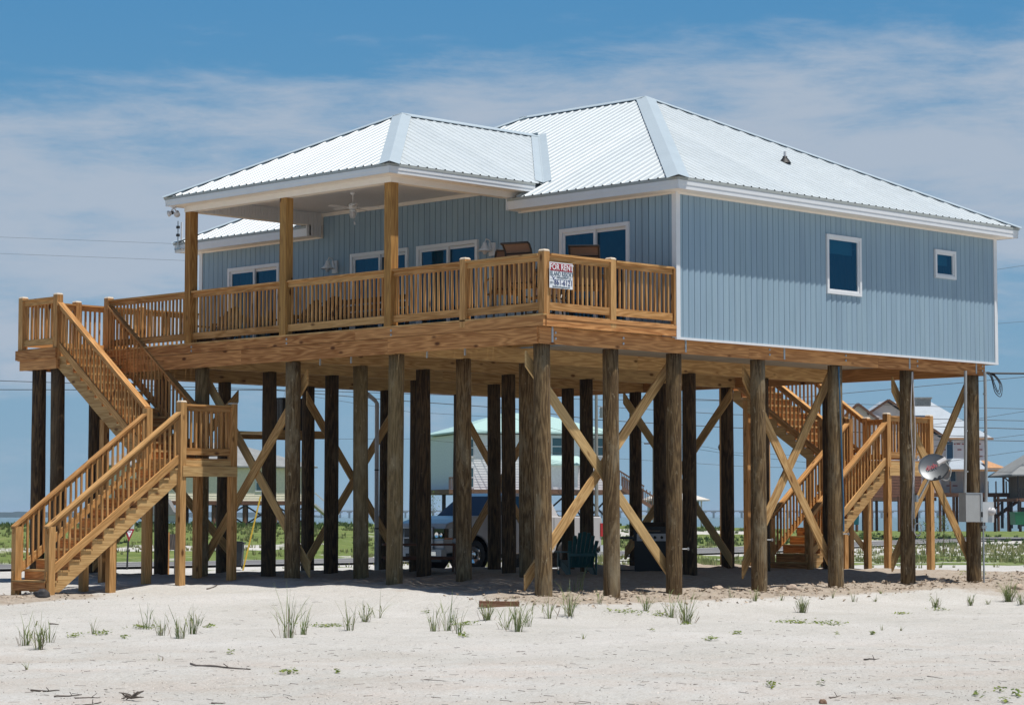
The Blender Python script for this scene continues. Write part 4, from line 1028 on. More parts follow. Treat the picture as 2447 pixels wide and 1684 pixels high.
for x0, x1 in ((-.22, -.14), (.50, .56)):
    mb = MB(); mb.tube([(x0 if x0 < 0 else x1, -.02, .12 if x0 > 0 else .30), (x0 if x0 < 0 else x1-.02, -.05, 1.2), (x0+.02, -.06, 2.86)], .032, 10)
    for z in (.75, 1.6, 2.4): mb.lathe([(.04, -.015), (.042, .015)], (x0+.02, -.05, z), 10)
    mb.build('conduit', M['grey'], eb, smooth=False)
mb = MB(); mb.tube([(.62, .10, -.32), (.62, .10, -1.75)], .02, 8); mb.box((.50, .04, -.44), (.66, .09, -.38)); mb.build('ground_conduit', M['galv'], eb)
mb = MB()
for k in range(3): mb = MB(); mb.tube(smooth_pts([(.5, -.06, 2.86), (.60, -.15, 2.84-.04*k), (.68, -.2, 2.6-.08*k), (.80+.05*k, -.2, 2.46-.05*k), (.93+.04*k, -.15, 2.62), (.96, 0, 2.80+.02*k), (1.02, .2, 2.87)], 8), .009, 6); mb.build('service_loop', M['black'], eb)
# cables on piles
cb = MB(); cb.tube([(5.02, .13, 4.6), (5.06, .125, 3.5), (5.10, .125, 2.5), (5.12, .12, 1.9), (5.12, .12, 1.35)], .017, 6)
tag(cb.build('blue_cable', plain('blue_cable_jacket', (.03, .11, .2), .5)), 'thin blue cable running down a brown pile in front of the rear stairs', 'cable')
cb = MB(); pts = [(7.46+.03*math.sin(z*3), .13, z) for z in [4.6-.25*k for k in range(14)]]
cb.tube(pts, .01, 6); pts = [(7.52+.04*math.sin(z*2+1), .12, z) for z in [4.6-.3*k for k in range(11)]]; cb.tube(pts, .01, 6)
pts = [(7.58+.13*math.cos(a*.6), .10+.0*a, 1.38+.13*math.sin(a*.6)) for a in range(12)]; cb.tube(pts, .011, 6)
tag(cb.build('coax_cable', M['pvc']), 'white coax cable coiled low on the pile behind the dish', 'cable')
# drain pipes under the house
for i, (x, y, zt_, lb) in enumerate(((3.93, 12.6, 4.25, 'pale drain pipe with elbow left of the pickup truck'), (6.45, 8.45, 4.55, 'pale vertical drain pipe beside the teal chair'), (9.6, 14.3, 4.6, 'thin pale drain pipe rising behind the picnic table'))):
    mb = MB(); r_ = .05 if i == 0 else .055 if i == 1 else .03
    p_ = [(x, y, .1), (x, y, zt_)]
    if i == 0: p_ += [(x-.03, y+.05, zt_+.08), (x-.2, y+.25, zt_+.3), (x-.22, y+.27, zt_+.45)]
    mb.tube(p_, r_, 14); o = mb.build('drain_pipe', M['pvc'], smooth=True); tag(o, lb, 'pipe', 'drain pipes under the house')
    mb = MB(); mb.lathe([(r_+.004, 0), (r_+.005, .03)], (x, y, 2.7), 14); mb.lathe([(r_+.004, 0), (r_+.005, .03)], (x, y, 1.35), 14); mb.build('pipe_strap', M['black'], o)

# ------------------------------------------------------------------ deck furniture
def deck_chair(x, y, rz, label):
    t = empty('patio_chair', label, 'chair', 'high-back patio chairs on the deck', (x, y, FL)); t.rotation_euler = (0, 0, rz)
    # local: sits facing +x ; back at -x
    mb = MB(); n = 10; prof = [(.26, .56), (.0, .54), (-.16, .55), (-.22, .62), (-.27, .8), (-.31, 1.0), (-.36, 1.18), (-.43, 1.28), (-.50, 1.30)]
    for (a, b) in zip(prof, prof[1:]): mb.quad([(a[0], -.25, a[1]), (b[0], -.25, b[1]), (b[0], .25, b[1]), (a[0], .25, a[1])])
    mb.build('sling', M['sling'], t)
    mb = MB()
    for s in (-1, 1):
        mb.tube([(a, s*.265, b) for a, b in prof], .019, 8)
        mb.tube([(-.28, s*.27, .8), (-.1, s*.31, .82), (.25, s*.31, .78), (.30, s*.30, .7), (.24, s*.28, .35), (.26, s*.27, .02)], .017, 8)
        mb.tube([(-.22, s*.27, .6), (-.25, s*.27, .3), (-.3, s*.27, .02)], .017, 8)
    mb.tube([(-.22, -.27, .62), (-.22, .27, .62)], .015, 6); mb.tube([(-.50, -.265, 1.30), (-.50, .265, 1.30)], .02, 8); mb.tube([(-.345, -.265, 1.13), (-.345, .265, 1.13)], .014, 6)
    mb.tube([(.25, -.28, .25), (.25, .28, .25)], .013, 6); mb.tube([(-.26, -.27, .25), (-.26, .27, .25)], .013, 6)
    mb.build('frame', M['bronze'], t)
    return t
deck_chair(-2.3, 2.15, R(60), 'brown sling patio chair showing above the rail left of the corner post')
deck_chair(-1.75, .62, R(38), 'brown sling patio chair showing above the rail in front of the right door')
deck_chair(-2.85, 1.0, R(15), 'brown sling patio chair behind the balusters next to the corner post')
deck_chair(-1.2, 2.2, R(205), 'brown sling patio chair on the far side of the round table')
tb = empty('patio_table', 'round dark patio table among the sling chairs', 'table', loc=(-1.95, 1.25, FL))
mb = MB(); mb.lathe([(0, .93), (.52, .93), (.53, .91), (.5, .89), (0, .9)], n=28); mb.build('tabletop', M['bronze'], tb)
for k in range(4):
    a = 6.283*(k+.5)/4; mb = MB(); mb.tube([(.38*math.cos(a), .38*math.sin(a), .9), (.2*math.cos(a), .2*math.sin(a), .45), (.4*math.cos(a), .4*math.sin(a), .02)], .018, 6); mb.build('leg', M['bronze'], tb)
darkw = wood('dark_stained_wood', (.045, .028, .02), (.015, .01, .008), (.03, .022, .018), knots=False)
def adirondack(x, y, z, rz, m, label, name, group=None, sc_=1.0):
    t = empty(name, label, 'chair', group, (x, y, z)); t.rotation_euler = (0, 0, rz); t.scale = (sc_,)*3
    # faces +x
    n = 7; bk = Vector((-.42, 0, 1)).normalized()
    for k in range(n):
        a = (k-(n-1)/2); h = .78-.022*a*a; mb = MB(); y0 = a*.075; y1 = a*.098
        p0 = Vector((-.18, y0, .25)); p1 = p0+bk*h; p1.y = y1
        mb.beam(p0, p1, .07+.004, .02, (0, 1, 0)); mb.build('back_slat', m, t, bevel=.003)
    mb = MB(); 
    for k in range(6): q = -.12+k*.095; mb.beam((q, -.26, .26+(q+.12)*.22), (q, .26, .26+(q+.12)*.22), .085, .02, (1, 0, .22))
    mb.build('seat', m, t)
    for s in (-1, 1):
        mb = MB(); mb.prism([(-.42, 0), (-.36, .0), (.40, .30), (.42, .40), (.36, .42), (-.25, .24)], (0, s*.27-.015, 0), (1, 0, 0), (0, 0, 1), (0, .03, 0)); mb.build('side_rail', m, t)
        mb = MB(); mb.prism([(-.36, -.05), (.30, -.075), (.40, -.06), (.42, .0), (.40, .06), (.30, .075), (-.36, .03)], (0, s*.31, .545), (1, 0, 0), (0, 1, 0), (0, 0, .025)); mb.build('armrest', m, t)
        mb = MB(); mb.beam((.34, s*.30, 0), (.34, s*.30, .545), .09, .025, (1, 0, 0)); mb.build('leg', m, t)
        mb = MB(); mb.beam((-.36, s*.28, 0), (-.34, s*.30, .54), .07, .025, (1, 0, 0)); mb.build('leg', m, t)
    mb = MB(); mb.beam((-.335, -.3, .50), (-.335, .3, .50), .025, .06, (1, 0, 0)); mb.build('back_brace', m, t)
    return t
adirondack(-1.1, 8.75, FL, R(190), darkw, 'dark slatted porch chair nearest the middle column, behind the balusters', 'porch_chair', 'dark slatted chairs under the porch', 1.1)
adirondack(-.9, 9.75, FL, R(175), darkw, 'dark slatted porch chair left of the middle column, behind the balusters', 'porch_chair', 'dark slatted chairs under the porch', 1.1)
adirondack(-1.0, 12.3, FL, R(185), darkw, 'dark slatted chair at the uncovered left end of the deck', 'porch_chair', 'dark slatted chairs under the porch', 1.1)
bn = empty('porch_bench', 'dark slatted bench under the porch between the columns', 'bench', loc=(-1.0, 6.9, FL))
mb = MB()
for k in range(3): mb.beam((-.2, -.95, .55+.14*k), (-.2, .95, .55+.14*k), .02, .10, (1, 0, 0))
mb.build('backrest', darkw, bn); mb = MB(); mb.box((-.2, -.95, .4), (.35, .95, .44)); mb.build('seat', darkw, bn)
for x in (-.18, .3):
    for y in (-.9, .9): mb = MB(); mb.box((x-.03, y-.03, 0), (x+.03, y+.03, .65)); mb.build('leg', darkw, bn)

# ------------------------------------------------------------------ things under the house
adirondack(3.0, 5.35, .36, R(62), M['teal'], 'teal plastic slatted garden chair seen from behind in the shade under the house', 'garden_chair', None, 1.0)
gr = empty('barbecue_grill', 'black gas barbecue with silver control panel in the shade under the house', 'grill', loc=(6.45, 6.35, .37)); gr.rotation_euler = (0, 0, R(-55))
blk = plain('grill_black', (.008, .008, .009), .45)
mb = MB(); mb.box((-.36, -.25, .06), (.38, .25, .74)); mb.build('cabinet', blk, gr, bevel=.01)
mb = MB(); mb.prism([(-.25, .80), (.25, .80), (.27, .95), (.16, 1.12), (-.08, 1.15), (-.25, 1.05)], (-.38, 0, 0), (0, 1, 0), (0, 0, 1), (.78, 0, 0)); lid = mb.build('lid', blk, gr, bevel=.02)
mb = MB(); mb.tube([(-.22, -.31, .96), (.22, -.31, .96)], .014, 8); mb.tube([(-.2, -.25, .95), (-.2, -.31, .96)], .01, 6); mb.tube([(.2, -.25, .95), (.2, -.31, .96)], .01, 6); mb.build('handle', M['chrome'], lid)
mb = MB(); mb.box((-.40, -.27, .74), (.42, .27, .80)); mb.box((-.85, -.24, .78), (-.40, .24, .83)); mb.box((.42, -.24, .78), (.75, .24, .83)); mb.build('side_shelf', blk, gr)
mb = MB(); mb.prism([(-.255, .74), (-.32, .74), (-.275, .90), (-.255, .90)], (-.30, 0, 0), (0, 1, 0), (0, 0, 1), (.64, 0, 0)); cp = mb.build('control_panel', plain('brushed_steel', (.55, .57, .6), .4, metal=.4), gr)
for k in range(4):
    mb = MB(); mb.lathe([(0, .05), (.028, .045), (.032, 0)], (-.2+k*.15, -.30, .815), 12, .5, Vector((0, -1, .25)).normalized()); mb.build('knob', M['black'], cp)
for x, y in ((-.8, -.2), (-.8, .2), (.34, -.2), (-.32, -.2)):
    mb = MB(); mb.tube([(x, y, .04), (x, y, .78)], .014, 6); mb.lathe([(0, 0), (.04, .0), (.04, .05), (0, .06)], (x, y, 0), 10); mb.build('leg', blk, gr)
mb = MB(); mb.tube([(-.8, -.2, .30), (-.34, -.2, .30)], .01, 6); mb.tube([(-.8, -.2, .10), (-.34, -.2, .10)], .01, 6); mb.build('shelf_bar', blk, gr)
pt = empty('picnic_table', 'reddish-brown picnic table in the shade in front of the pickup truck', 'table', loc=(1.25, 8.05, .36)); pt.rotation_euler = (0, 0, R(-40))
mb = MB()
for k in range(5): mb.beam((-.9, -.3+k*.15, .70), (.9, -.3+k*.15, .70), .14, .04, (0, 1, 0))
mb.build('tabletop', M['picnic'], pt)
for s in (-1, 1):
    mb = MB()
    for k in (0, 1): mb.beam((-.9, s*(.62+k*.13), .42), (.9, s*(.62+k*.13), .42), .12, .04, (0, 1, 0))
    mb.build('bench_seat', M['picnic'], pt)
    for y in (-1, 1):
        mb = MB(); mb.beam((s*.6, y*.25, .68), (s*.6, y*.62, .0), .04, .12, (1, 0, 0)); mb.build('leg', M['picnic'], pt)
    mb = MB(); mb.beam((s*.62, -.72, .36), (s*.62, .72, .36), .04, .12, (1, 0, 0)); mb.build('cross_bar', M['picnic'], pt)
for k, (x, y, c) in enumerate(((.62, .1, 'pvc'), (.78, -.05, 'navy'))):
    mb = MB(); mb.lathe([(0, 0), (.05, .01), (.06, .05), (.03, .10), (0, .11)], (0, 0, 0), 9); o = mb.build('crumpled_cloth', M[c], smooth=True); q = pt.matrix_basis @ Vector((x, y, .72)); o.location = Matrix.Translation(pt.location) @ Matrix.Rotation(R(-40), 4, 'Z') @ Vector((x, y, .72))
    tag(o, ['small pale rag left on the picnic table', 'small navy cup left at the end of the picnic table'][k], 'rag' if k == 0 else 'cup'); o.name = ['rag', 'cup'][k]
ac = empty('air_conditioner_stand', 'black air-conditioner unit on a raised timber stand behind the piles', 'air conditioner', loc=(2.75, 14.6, 3.55))
mb = MB(); mb.box((-1.0, -.62, -.10), (1.2, -.58, .08)); mb.box((-1.0, .58, -.10), (1.2, .62, .08)); mb.box((-1.0, -.6, .0), (1.2, .6, .04)); mb.build('stand_frame', M['wood'], ac)
mb = MB(); mb.box((-.25, -.3, .05), (.35, .3, .85)); mb.build('unit_case', M['black'], ac, bevel=.03)
mb = MB()
for k in range(12): mb.tube([(-.26, -.3+k*.05, .1), (-.26, -.3+k*.05, .8)], .008, 4)
mb.build('grille', M['galv'], ac)
# pickup truck ----------------------------------------------------------------
tk = empty('pickup_truck', 'white pickup truck parked behind the house, nose to the left', 'truck', loc=(7.42, 14.0, .30)); tk.scale = (1.01, .957, .957)
# local: x back, y away from camera (0..2.0)
def P3(y_in, pts): return pts
TW = 2.0
mb = MB()
body = [(0.10, .45), (0.02, .60), (0.0, .78), (.04, 1.08), (.12, 1.22), (.5, 1.33), (1.0, 1.42), (5.62, 1.40), (5.66, 1.32), (5.64, .62), (5.5, .55), (4.95, .5)]
def arch(cx, r, z0=.5, n=10): return [(cx+r*math.cos(a), .42+r*math.sin(a)) for a in [math.radians(8+164*k/n) for k in range(n+1)]]
poly = body+arch(4.42, .50)+[(3.85, .42), (1.62, .42)]+arch(1.05, .50)
bm = bmesh.new()
def add_poly(bm, poly, y, flip):
    vs = [bm.verts.new((x, y, z)) for x, z in poly]; f = bm.faces.new(vs if not flip else vs[::-1]); return vs
a_ = add_poly(bm, poly, 0.04, False); b_ = add_poly(bm, poly, TW-.04, True)
for i in range(len(poly)):
    j = (i+1) % len(poly)
    if poly[i][1] < .0: continue
    bm.faces.new((a_[j], a_[i], b_[i], b_[j]))
me = bpy.data.meshes.new('body'); bm.to_mesh(me); bm.free(); me.materials.append(M['truck'])
o = bpy.data.objects.new('body', me); col.objects.link(o); o.parent = tk; bvl = o.modifiers.new('bevel', 'BEVEL'); bvl.width = .05; bvl.segments = 3; bvl.limit_method = 'ANGLE'; bvl.angle_limit = R(35)
# cab
mb = MB(); cabp = [(1.4, 1.38), (2.12, 1.94), (2.5, 2.02), (3.8, 2.0), (4.05, 1.38)]
ins = lambda z: .06+.16*max(0, (z-1.38)/.64)
A = [(x, ins(z), z) for x, z in cabp]; B = [(x, TW-ins(z), z) for x, z in cabp]
mb.quad(A[::-1]); mb.quad(B)
for i in range(4): mb.quad([A[i], A[i+1], B[i+1], B[i]])
mb.build('cab', M['truck'], tk, bevel=.03)
def side_glass(pts):
    mb = MB(); mb.quad([(x, ins(z)-.012, z) for x, z in pts]); mb.build('side_window', M['carglass'], tk)
side_glass([(1.62, 1.44), (2.15, 1.86), (2.4, 1.93), (2.78, 1.93), (2.78, 1.43)]); side_glass([(2.88, 1.43), (2.88, 1.93), (3.6, 1.91), (3.78, 1.55), (3.7, 1.43)])
mb = MB(); d_ = Vector((-.67, 0, .74)); mb.quad([(1.44, .11, 1.41), (2.10, .21, 1.92), (2.10, TW-.21, 1.92), (1.44, TW-.11, 1.41)]); 
for v in range(len(mb.v)): q = mb.v[v]; mb.v[v] = (q[0]-.018, q[1], q[2]+.016)
mb.build('windscreen', M['carglass'], tk)
mb = MB(); mb.box((-.015, .48, .86), (.035, TW-.48, 1.14)); mb.box((-.02, .48, .60), (.02, TW-.48, .83)); gl = mb.build('grille', M['black'], tk)
mb = MB(); mb.box((-.035, .42, .835), (.02, TW-.42, .865)); mb.box((-.035, TW/2-.03, .60), (.02, TW/2+.03, 1.12)); mb.box((-.03, .42, 1.10), (.03, TW-.42, 1.13)); mb.box((-.035, .42, .57), (.02, TW-.42, .61)); mb.box((-.035, .42, .60), (.02, .47, 1.12)); mb.build('grille_bar', M['truck'], gl)
mb = MB(); mb.box((-.07, .05, .34), (.10, TW-.05, .56)); mb.build('front_bumper', M['truck'], tk, bevel=.03)
mb = MB(); mb.box((-.075, .6, .36), (-.06, TW-.6, .46)); mb.box((-.03, .1, .24), (.2, TW-.1, .34)); mb.build('air_dam', M['black'], tk)
mb = MB(); mb.box((-.08, 1.1, .45), (-.072, 1.4, .54)); mb.build('number_plate', M['pvc'], tk)
for s in (0, 1):
    y0, y1 = (.03, .40) if s == 0 else (TW-.40, TW-.03)
    mb = MB(); mb.box((-.005, y0, .84), (.30, y1, 1.09)); hl = mb.build('headlight', M['carglass'], tk, bevel=.02)
    mb = MB(); mb.box((.02, y0-.006 if s == 0 else y1-.1, .81), (.28, y0+.1 if s == 0 else y1+.006, .86)); mb.build('indicator_lens', M['amber'], hl)
    mb = MB(); mb.lathe([(0, .02), (.07, .03), (.08, 0)], (-.01, (y0+y1)/2+.05, .93), 12, .5, Vector((-1, 0, 0))); mb.lathe([(0, .02), (.05, .03), (.06, 0)], (-.01, y0+.07 if s == 0 else y1-.07, .93), 12, .5, Vector((-1, 0, 0))); mb.build('headlight_reflector', M['chrome'], hl)
    mb = MB(); mb.box((-.078, (.25 if s == 0 else TW-.48), .40), (-.069, (.48 if s == 0 else TW-.25), .50)); mb.build('fog_lamp', M['chrome'], tk)
    mb = MB(); y = -.012 if s == 0 else TW-.03; mb.box((5.58, y+.03 if s == 0 else y-.01, .86), (5.675, y+.13 if s == 0 else y+.05, 1.22)); mb.build('tail_light', M['tail'], tk, bevel=.02)
    for cx in (1.05, 4.42):
        wy = .18 if s == 0 else TW-.18; axw = Vector((0, -1 if s == 0 else 1, 0))
        mb = MB(); mb.lathe([(.23, .12), (.35, .13), (.40, .09), (.405, -.09), (.36, -.13), (.2, -.13)], (cx, wy, .41), 32, .5, axw); wh = mb.build('wheel', M['black'], tk, smooth=True)
        mb = MB(); mb.lathe([(.235, .11), (.22, .07), (.1, .04), (.07, .10), (0, .11)], (cx, wy, .41), 10, .5, axw); mb.build('rim', M['chrome'], wh)
mb = MB(); mb.box((5.60, .05, .45), (5.82, TW-.05, .62)); mb.build('rear_bumper', M['chrome'], tk, bevel=.03)
mb = MB(); mb.box((1.72, -.14, 1.44), (1.88, .02, 1.66)); mb.build('side_mirror', M['black'], tk, bevel=.03)
mb = MB(); mb.box((4.1, .08, 1.398), (5.6, .16, 1.43)); mb.box((4.1, TW-.16, 1.398), (5.6, TW-.08, 1.43)); mb.box((5.52, .1, 1.398), (5.6, TW-.1, 1.43)); mb.build('bed_rail', M['black'], tk)
mb = MB(); mb.box((2.25, .025, 1.16), (2.40, .045, 1.20)); mb.build('door_handle', M['black'], tk)
mb = MB(); 
for x in (1.6, 2.83, 3.85): mb.box((x, .034, .52), (x+.012, .042, 1.37))
mb.build('door_seam', M['dark'], tk)
mb = MB(); mb.box((.6, .12, .3), (5.2, TW-.12, .5)); mb.build('chassis', M['black'], tk)
for s in (0, 1):
    for cx in (1.05, 4.42):
        mb = MB()
        y0 = .05 if s == 0 else TW-.5; mb.lathe([(.49, 0), (.49, .44), (0, .44)], (cx, y0+.44 if s else y0, .42), 24, .5, Vector((0, 1, 0)) if s == 0 else Vector((0, -1, 0))); mb.build('wheel_well', M['dark'], tk)
HAZE = 1.1e-4
# ------------------------------------------------------------------ background houses, seen between the piles
ROT = R(-45)
def place(o, u, v, z=0):
    x, y = to_w(u, v); o.location = (x, y, z); o.rotation_euler = (0, 0, ROT); return o
# local frame of a background thing: x to the right, y away
def lapwall(mb, x0, x1, z0, z1, y=0, step=.2, skip=()):
    z = z0
    while z < z1-.01:
        q = min(step, z1-z); segs = [(x0, x1)]
        for (a, b, c, d) in skip:
            if c < z+q/2 < d: segs = [s for p_ in segs for s in (((p_[0], a), (b, p_[1])) if p_[0] < a and p_[1] > b else (p_,))]
        for a, b in segs: mb.quad([(a, y-.02, z), (b, y-.02, z), (b, y, z+q), (a, y, z+q)]); mb.quad([(a, y, z+q), (b, y, z+q), (b, y-.02, z+q), (a, y-.02, z+q)])
        z += step
def hiproof(mb, x0, x1, y0, y1, ze, zr, ra, rb, t=.12):
    ym = (y0+y1)/2; A, B, C_, D = (x0, y0, ze), (x1, y0, ze), (x1, y1, ze), (x0, y1, ze); P_, Q = (ra, ym, zr), (rb, ym, zr)
    mb.quad([A, B, Q, P_]); mb.quad([B, C_, Q]); mb.quad([C_, D, P_, Q]); mb.quad([D, A, P_]); lo = lambda p_: (p_[0], p_[1], p_[2]-t)
    for a, b in ((A, B), (B, C_), (C_, D), (D, A)): mb.quad([lo(a), lo(b), b, a])
    mb.quad([lo(A), lo(D), lo(C_), lo(B)])
def stilts(parent, xs, ys, z0, z1, m, r=.17, name='pile'):
    for x in xs:
        for y in ys: mb = MB(); mb.tube([(x, y, z0), (x, y, z1)], r, 8); mb.build(name, m, parent)
def xbr(parent, x0, x1, y, z0, z1, m, w_=.12):
    mb = MB(); mb.beam((x0, y, z0), (x1, y, z1), .06, w_, (0, 1, 0)); mb.beam((x0, y+.08, z1), (x1, y+.08, z0), .06, w_, (0, 1, 0)); mb.build('cross_brace', m, parent)
def win(parent, x, z, w_, h, y, gm, frame=.1, arch=False, bar=True):
    mb = MB(); 
    for a, b, c, d in ((x-frame, x, z-frame, z+h+frame), (x+w_, x+w_+frame, z-frame, z+h+frame), (x, x+w_, z-frame, z), (x, x+w_, z+h, z+h+frame)): mb.box((a, y-.07, c), (b, y+.02, d), .5)
    if bar: mb.box((x, y-.06, z+h*.5-.04), (x+w_, y, z+h*.5+.04), .5)
    if arch:
        n = 8; r0, r1 = w_/2, w_/2+frame; c = (x+w_/2, z+h+frame)
        for k in range(n):
            a0, a1 = math.pi*k/n, math.pi*(k+1)/n
            mb.quad([(c[0]+r0*math.cos(a0), y-.07, c[1]+r0*.8*math.sin(a0)), (c[0]+r1*math.cos(a0), y-.07, c[1]+r1*.8*math.sin(a0)), (c[0]+r1*math.cos(a1), y-.07, c[1]+r1*.8*math.sin(a1)), (c[0]+r0*math.cos(a1), y-.07, c[1]+r0*.8*math.sin(a1))])
    f_ = mb.build('window', M['white'], parent)
    g = MB(); g.quad([(x, y-.03, z), (x+w_, y-.03, z), (x+w_, y-.03, z+h), (x, y-.03, z+h)])
    if arch: g.quad([(x+w_/2+w_/2*math.cos(math.pi*k/8), y-.03, z+h+.1+w_*.4*math.sin(math.pi*k/8)) for k in range(9)])
    g.build('pane', gm, f_)
bgglass = plain('far_window_glass', (.03, .10, .12), .15, spec=.8)
creamw = plain('cream_lap_siding', (.90, .80, .63), .7); greyr = plain('grey_shingle', (.24, .25, .25), .9, var=.1, scale=1.5); whitew = plain('white_lap_siding', (.84, .84, .85), .6)
mint = plain('mint_metal_roof', (.42, .60, .56), .4, var=.05); pinkw = plain('pale_housewrap', (.74, .63, .60), .7, var=.06, scale=.8); under = plain('pale_roof_underlay', (.35, .40, .45), .6, var=.05, scale=1)
osb = plain('bare_orange_sheathing', (.50, .27, .13), .8, var=.12); darkp = M['pile_dark']; brownw = plain('brown_siding', (.16, .13, .11), .8)
# cream house on stilts
h1 = place(empty('cream_house', 'cream house with grey hipped roof on stilts, behind the left end of the deck', 'house'), -31.3, 185)
mb = MB(); lapwall(mb, 0.5, 15.3, 2.86, 5.5, 0); mb.quad([(15.3, 0, 2.86), (15.3, 9, 2.86), (15.3, 9, 5.5), (15.3, 0, 5.5)]); mb.quad([(.5, 9, 2.86), (.5, 0, 2.86), (.5, 0, 5.5), (.5, 9, 5.5)]); mb.quad([(.5, 9, 2.86), (15.3, 9, 2.86), (15.3, 9, 5.5), (.5, 9, 5.5)]); mb.build('wall', creamw, h1)
mb = MB(); hiproof(mb, 0, 15.9, -.5, 9.5, 5.62, 7.6, 4.5, 10.6); mb.build('roof', greyr, h1)
mb = MB(); mb.box((.3, -.1, 2.55), (15.4, 9, 2.85)); mb.build('floor_beam', M['old_wood'], h1)
stilts(h1, [.8+2.4*k for k in range(7)], [.3, 8.4], .3, 2.6, M['old_wood'])
for k in (0, 1, 3, 4, 5): xbr(h1, .8+2.4*k, 3.2+2.4*k, .1, 1.0, 2.5, M['bronze'])
for x in (3, 11.2): win(h1, x, 3.7, 1.1, 1.3, 0, bgglass)
mb = MB(); mb.beam((15.4, -1, 2.6), (17.4, -1, .9), .9, .15, (0, 1, 0)); mb.beam((15.4, -1.4, 3.5), (17.4, -1.4, 1.8), .06, .1, (0, 1, 0)); mb.build('entry_stair', M['pvc'], h1)
bt = place(empty('covered_boat', 'boat under a grey cover on a trailer beneath the cream house', 'boat'), -27.6, 178, 1.0)
mb = MB(); mb.prism([(0, .7), (.2, 1.5), (1.2, 1.95), (1.8, 1.9), (2.3, 1.0), (2.9, .75)], (0, 0, 0), (1, 0, 0), (0, 0, 1), (0, 2, 0)); mb.build('cover', plain('grey_tarp', (.25, .24, .24), .7), bt)
mb = MB(); mb.prism([(0, .7), (2.9, .75), (2.4, .25), (.2, .25)], (0, .1, 0), (1, 0, 0), (0, 0, 1), (0, 1.8, 0)); mb.build('hull', M['pvc'], bt)
mb = MB(); mb.box((-.4, .3, .2), (3.2, .36, .26)); mb.lathe([(0, .1), (.28, .1), (.28, -.1), (0, -.1)], (1.3, .1, .2), 16, .5, Vector((0, 1, 0))); mb.build('trailer', M['black'], bt)
wt = place(empty('white_trailer', 'white box trailer parked beyond the yield sign', 'trailer'), -22.3, 128, .55)
mb = MB(); mb.box((0, 0, .35), (1.5, 3.2, 1.55)); mb.box((-.02, -.02, .3), (1.52, .02, .4)); mb.build('box', M['white'], wt, bevel=.05)
mb = MB(); mb.lathe([(0, .1), (.3, .1), (.3, -.1), (0, -.1)], (.3, .6, .3), 16, .5, Vector((1, 0, 0))); mb.lathe([(0, .1), (.3, .1), (.3, -.1), (0, -.1)], (1.3, .6, .3), 16, .5, Vector((1, 0, 0))); mb.box((.1, .1, .2), (1.4, 3, .34)); mb.build('wheel', M['black'], wt)
h1.rotation_euler = (0, 0, R(-22)); h1.scale = (1.06, 1, 1)
# mint-roofed house
h2 = place(empty('white_house', 'tall white house with mint metal roofs, seen beyond the pickup truck', 'house'), -4.4, 200)
sk = [(.5, 1.15, 6.7, 8.1), (.5, 1.15, 4.1, 5.7), (7.9, 8.7, 6.85, 8.3), (11.6, 12.4, 6.85, 8.3)]
mb = MB(); lapwall(mb, 0, 13.2, 3.9, 8.55, 0, .22); mb.quad([(13.2, 0, 3.9), (13.2, 10, 3.9), (13.2, 10, 8.55), (13.2, 0, 8.55)]); mb.quad([(0, 10, 3.9), (0, 0, 3.9), (0, 0, 8.55), (0, 10, 8.55)]); mb.quad([(13.2, 10, 3.9), (0, 10, 3.9), (0, 10, 8.55), (13.2, 10, 8.55)]); mb.build('wall', whitew, h2)
mb = MB(); hiproof(mb, -.5, 13.7, -.5, 10.5, 8.75, 10.6, 5.2, 8.2); mb.build('roof', mint, h2)
mb = MB(); hiproof(mb, 6.2, 10.3, -2.0, .0, 6.05, 6.75, 7.3, 9.8); mb.build('porch_roof', mint, h2)
mb = MB(); mb.box((6.6, -1.6, 3.9), (9.6, -.0, 6.0)); mb.box((9.9, -1.6, 3.9), (10.1, -1.4, 6)); mb.build('porch_wall', whitew, h2)
mb = MB(); mb.box((-1.4, -2.0, 3.5), (14, 10, 3.88)); mb.build('deck', M['old_wood'], h2)
mb = MB()
for k in range(7): mb.box((-1.4+k*.12, -2, 3.9), (-1.33+k*.12, -1.95, 4.85))
mb.box((-1.4, -2.03, 4.82), (-.5, -1.93, 4.9)); mb.build('balcony_railing', M['old_wood'], h2)
for x, z, w_, h in ((.5, 6.7, .65, 1.4), (.5, 4.1, .65, 1.6), (7.9, 6.85, .8, 1.45), (11.7, 6.85, .8, 1.45)): win(h2, x, z, w_, h, -.03, bgglass)
for x in (7.35, 8.85, 11.15): mb = MB(); mb.box((x, -.08, 6.85), (x+.38, -.03, 8.3)); mb.build('shutter', M['concrete'], h2)
stilts(h2, [.3, 3.4, 6.5, 9.0, 10.8, 12.9], [.1, 6], .3, 3.55, M['bronze'])
for x0, x1 in ((6.5, 9.0), (9.0, 10.8), (10.8, 12.9)): xbr(h2, x0, x1, 0, 1.2, 3.4, M['bronze'], .14)
mb = MB()
for k in range(11): mb.box((13.4+.30*k-.1, -2, 4.7-.16*k-.9*(k > 7)*0), (13.47+.30*k-.1, -1.95, 5.0-.155*k)); 
mb.beam((13.3, -2, 5.0), (16.2, -2, 3.2), .08, .12, (0, 1, 0)); mb.beam((13.3, -2, 4.0), (16.2, -2, 2.2), .08, .3, (0, 1, 0)); mb.beam((13.3, -.9, 5.6), (15.6, -.9, 4.2), .08, .12, (0, 1, 0))
for k in range(20): q = 13.3+.145*k; mb.box((q, -1.98, 4.0-(q-13.3)*.62), (q+.05, -1.93, 5.0-(q-13.3)*.62))
for k in range(16): q = 13.3+.145*k; mb.box((q, -.9, 4.4-(q-13.3)*.6), (q+.05, -.86, 5.6-(q-13.3)*.6))
for k in range(12): q = 16.2+.12*k; mb.box((q, -1.98, 1.9), (q+.05, -1.93, 3.3))
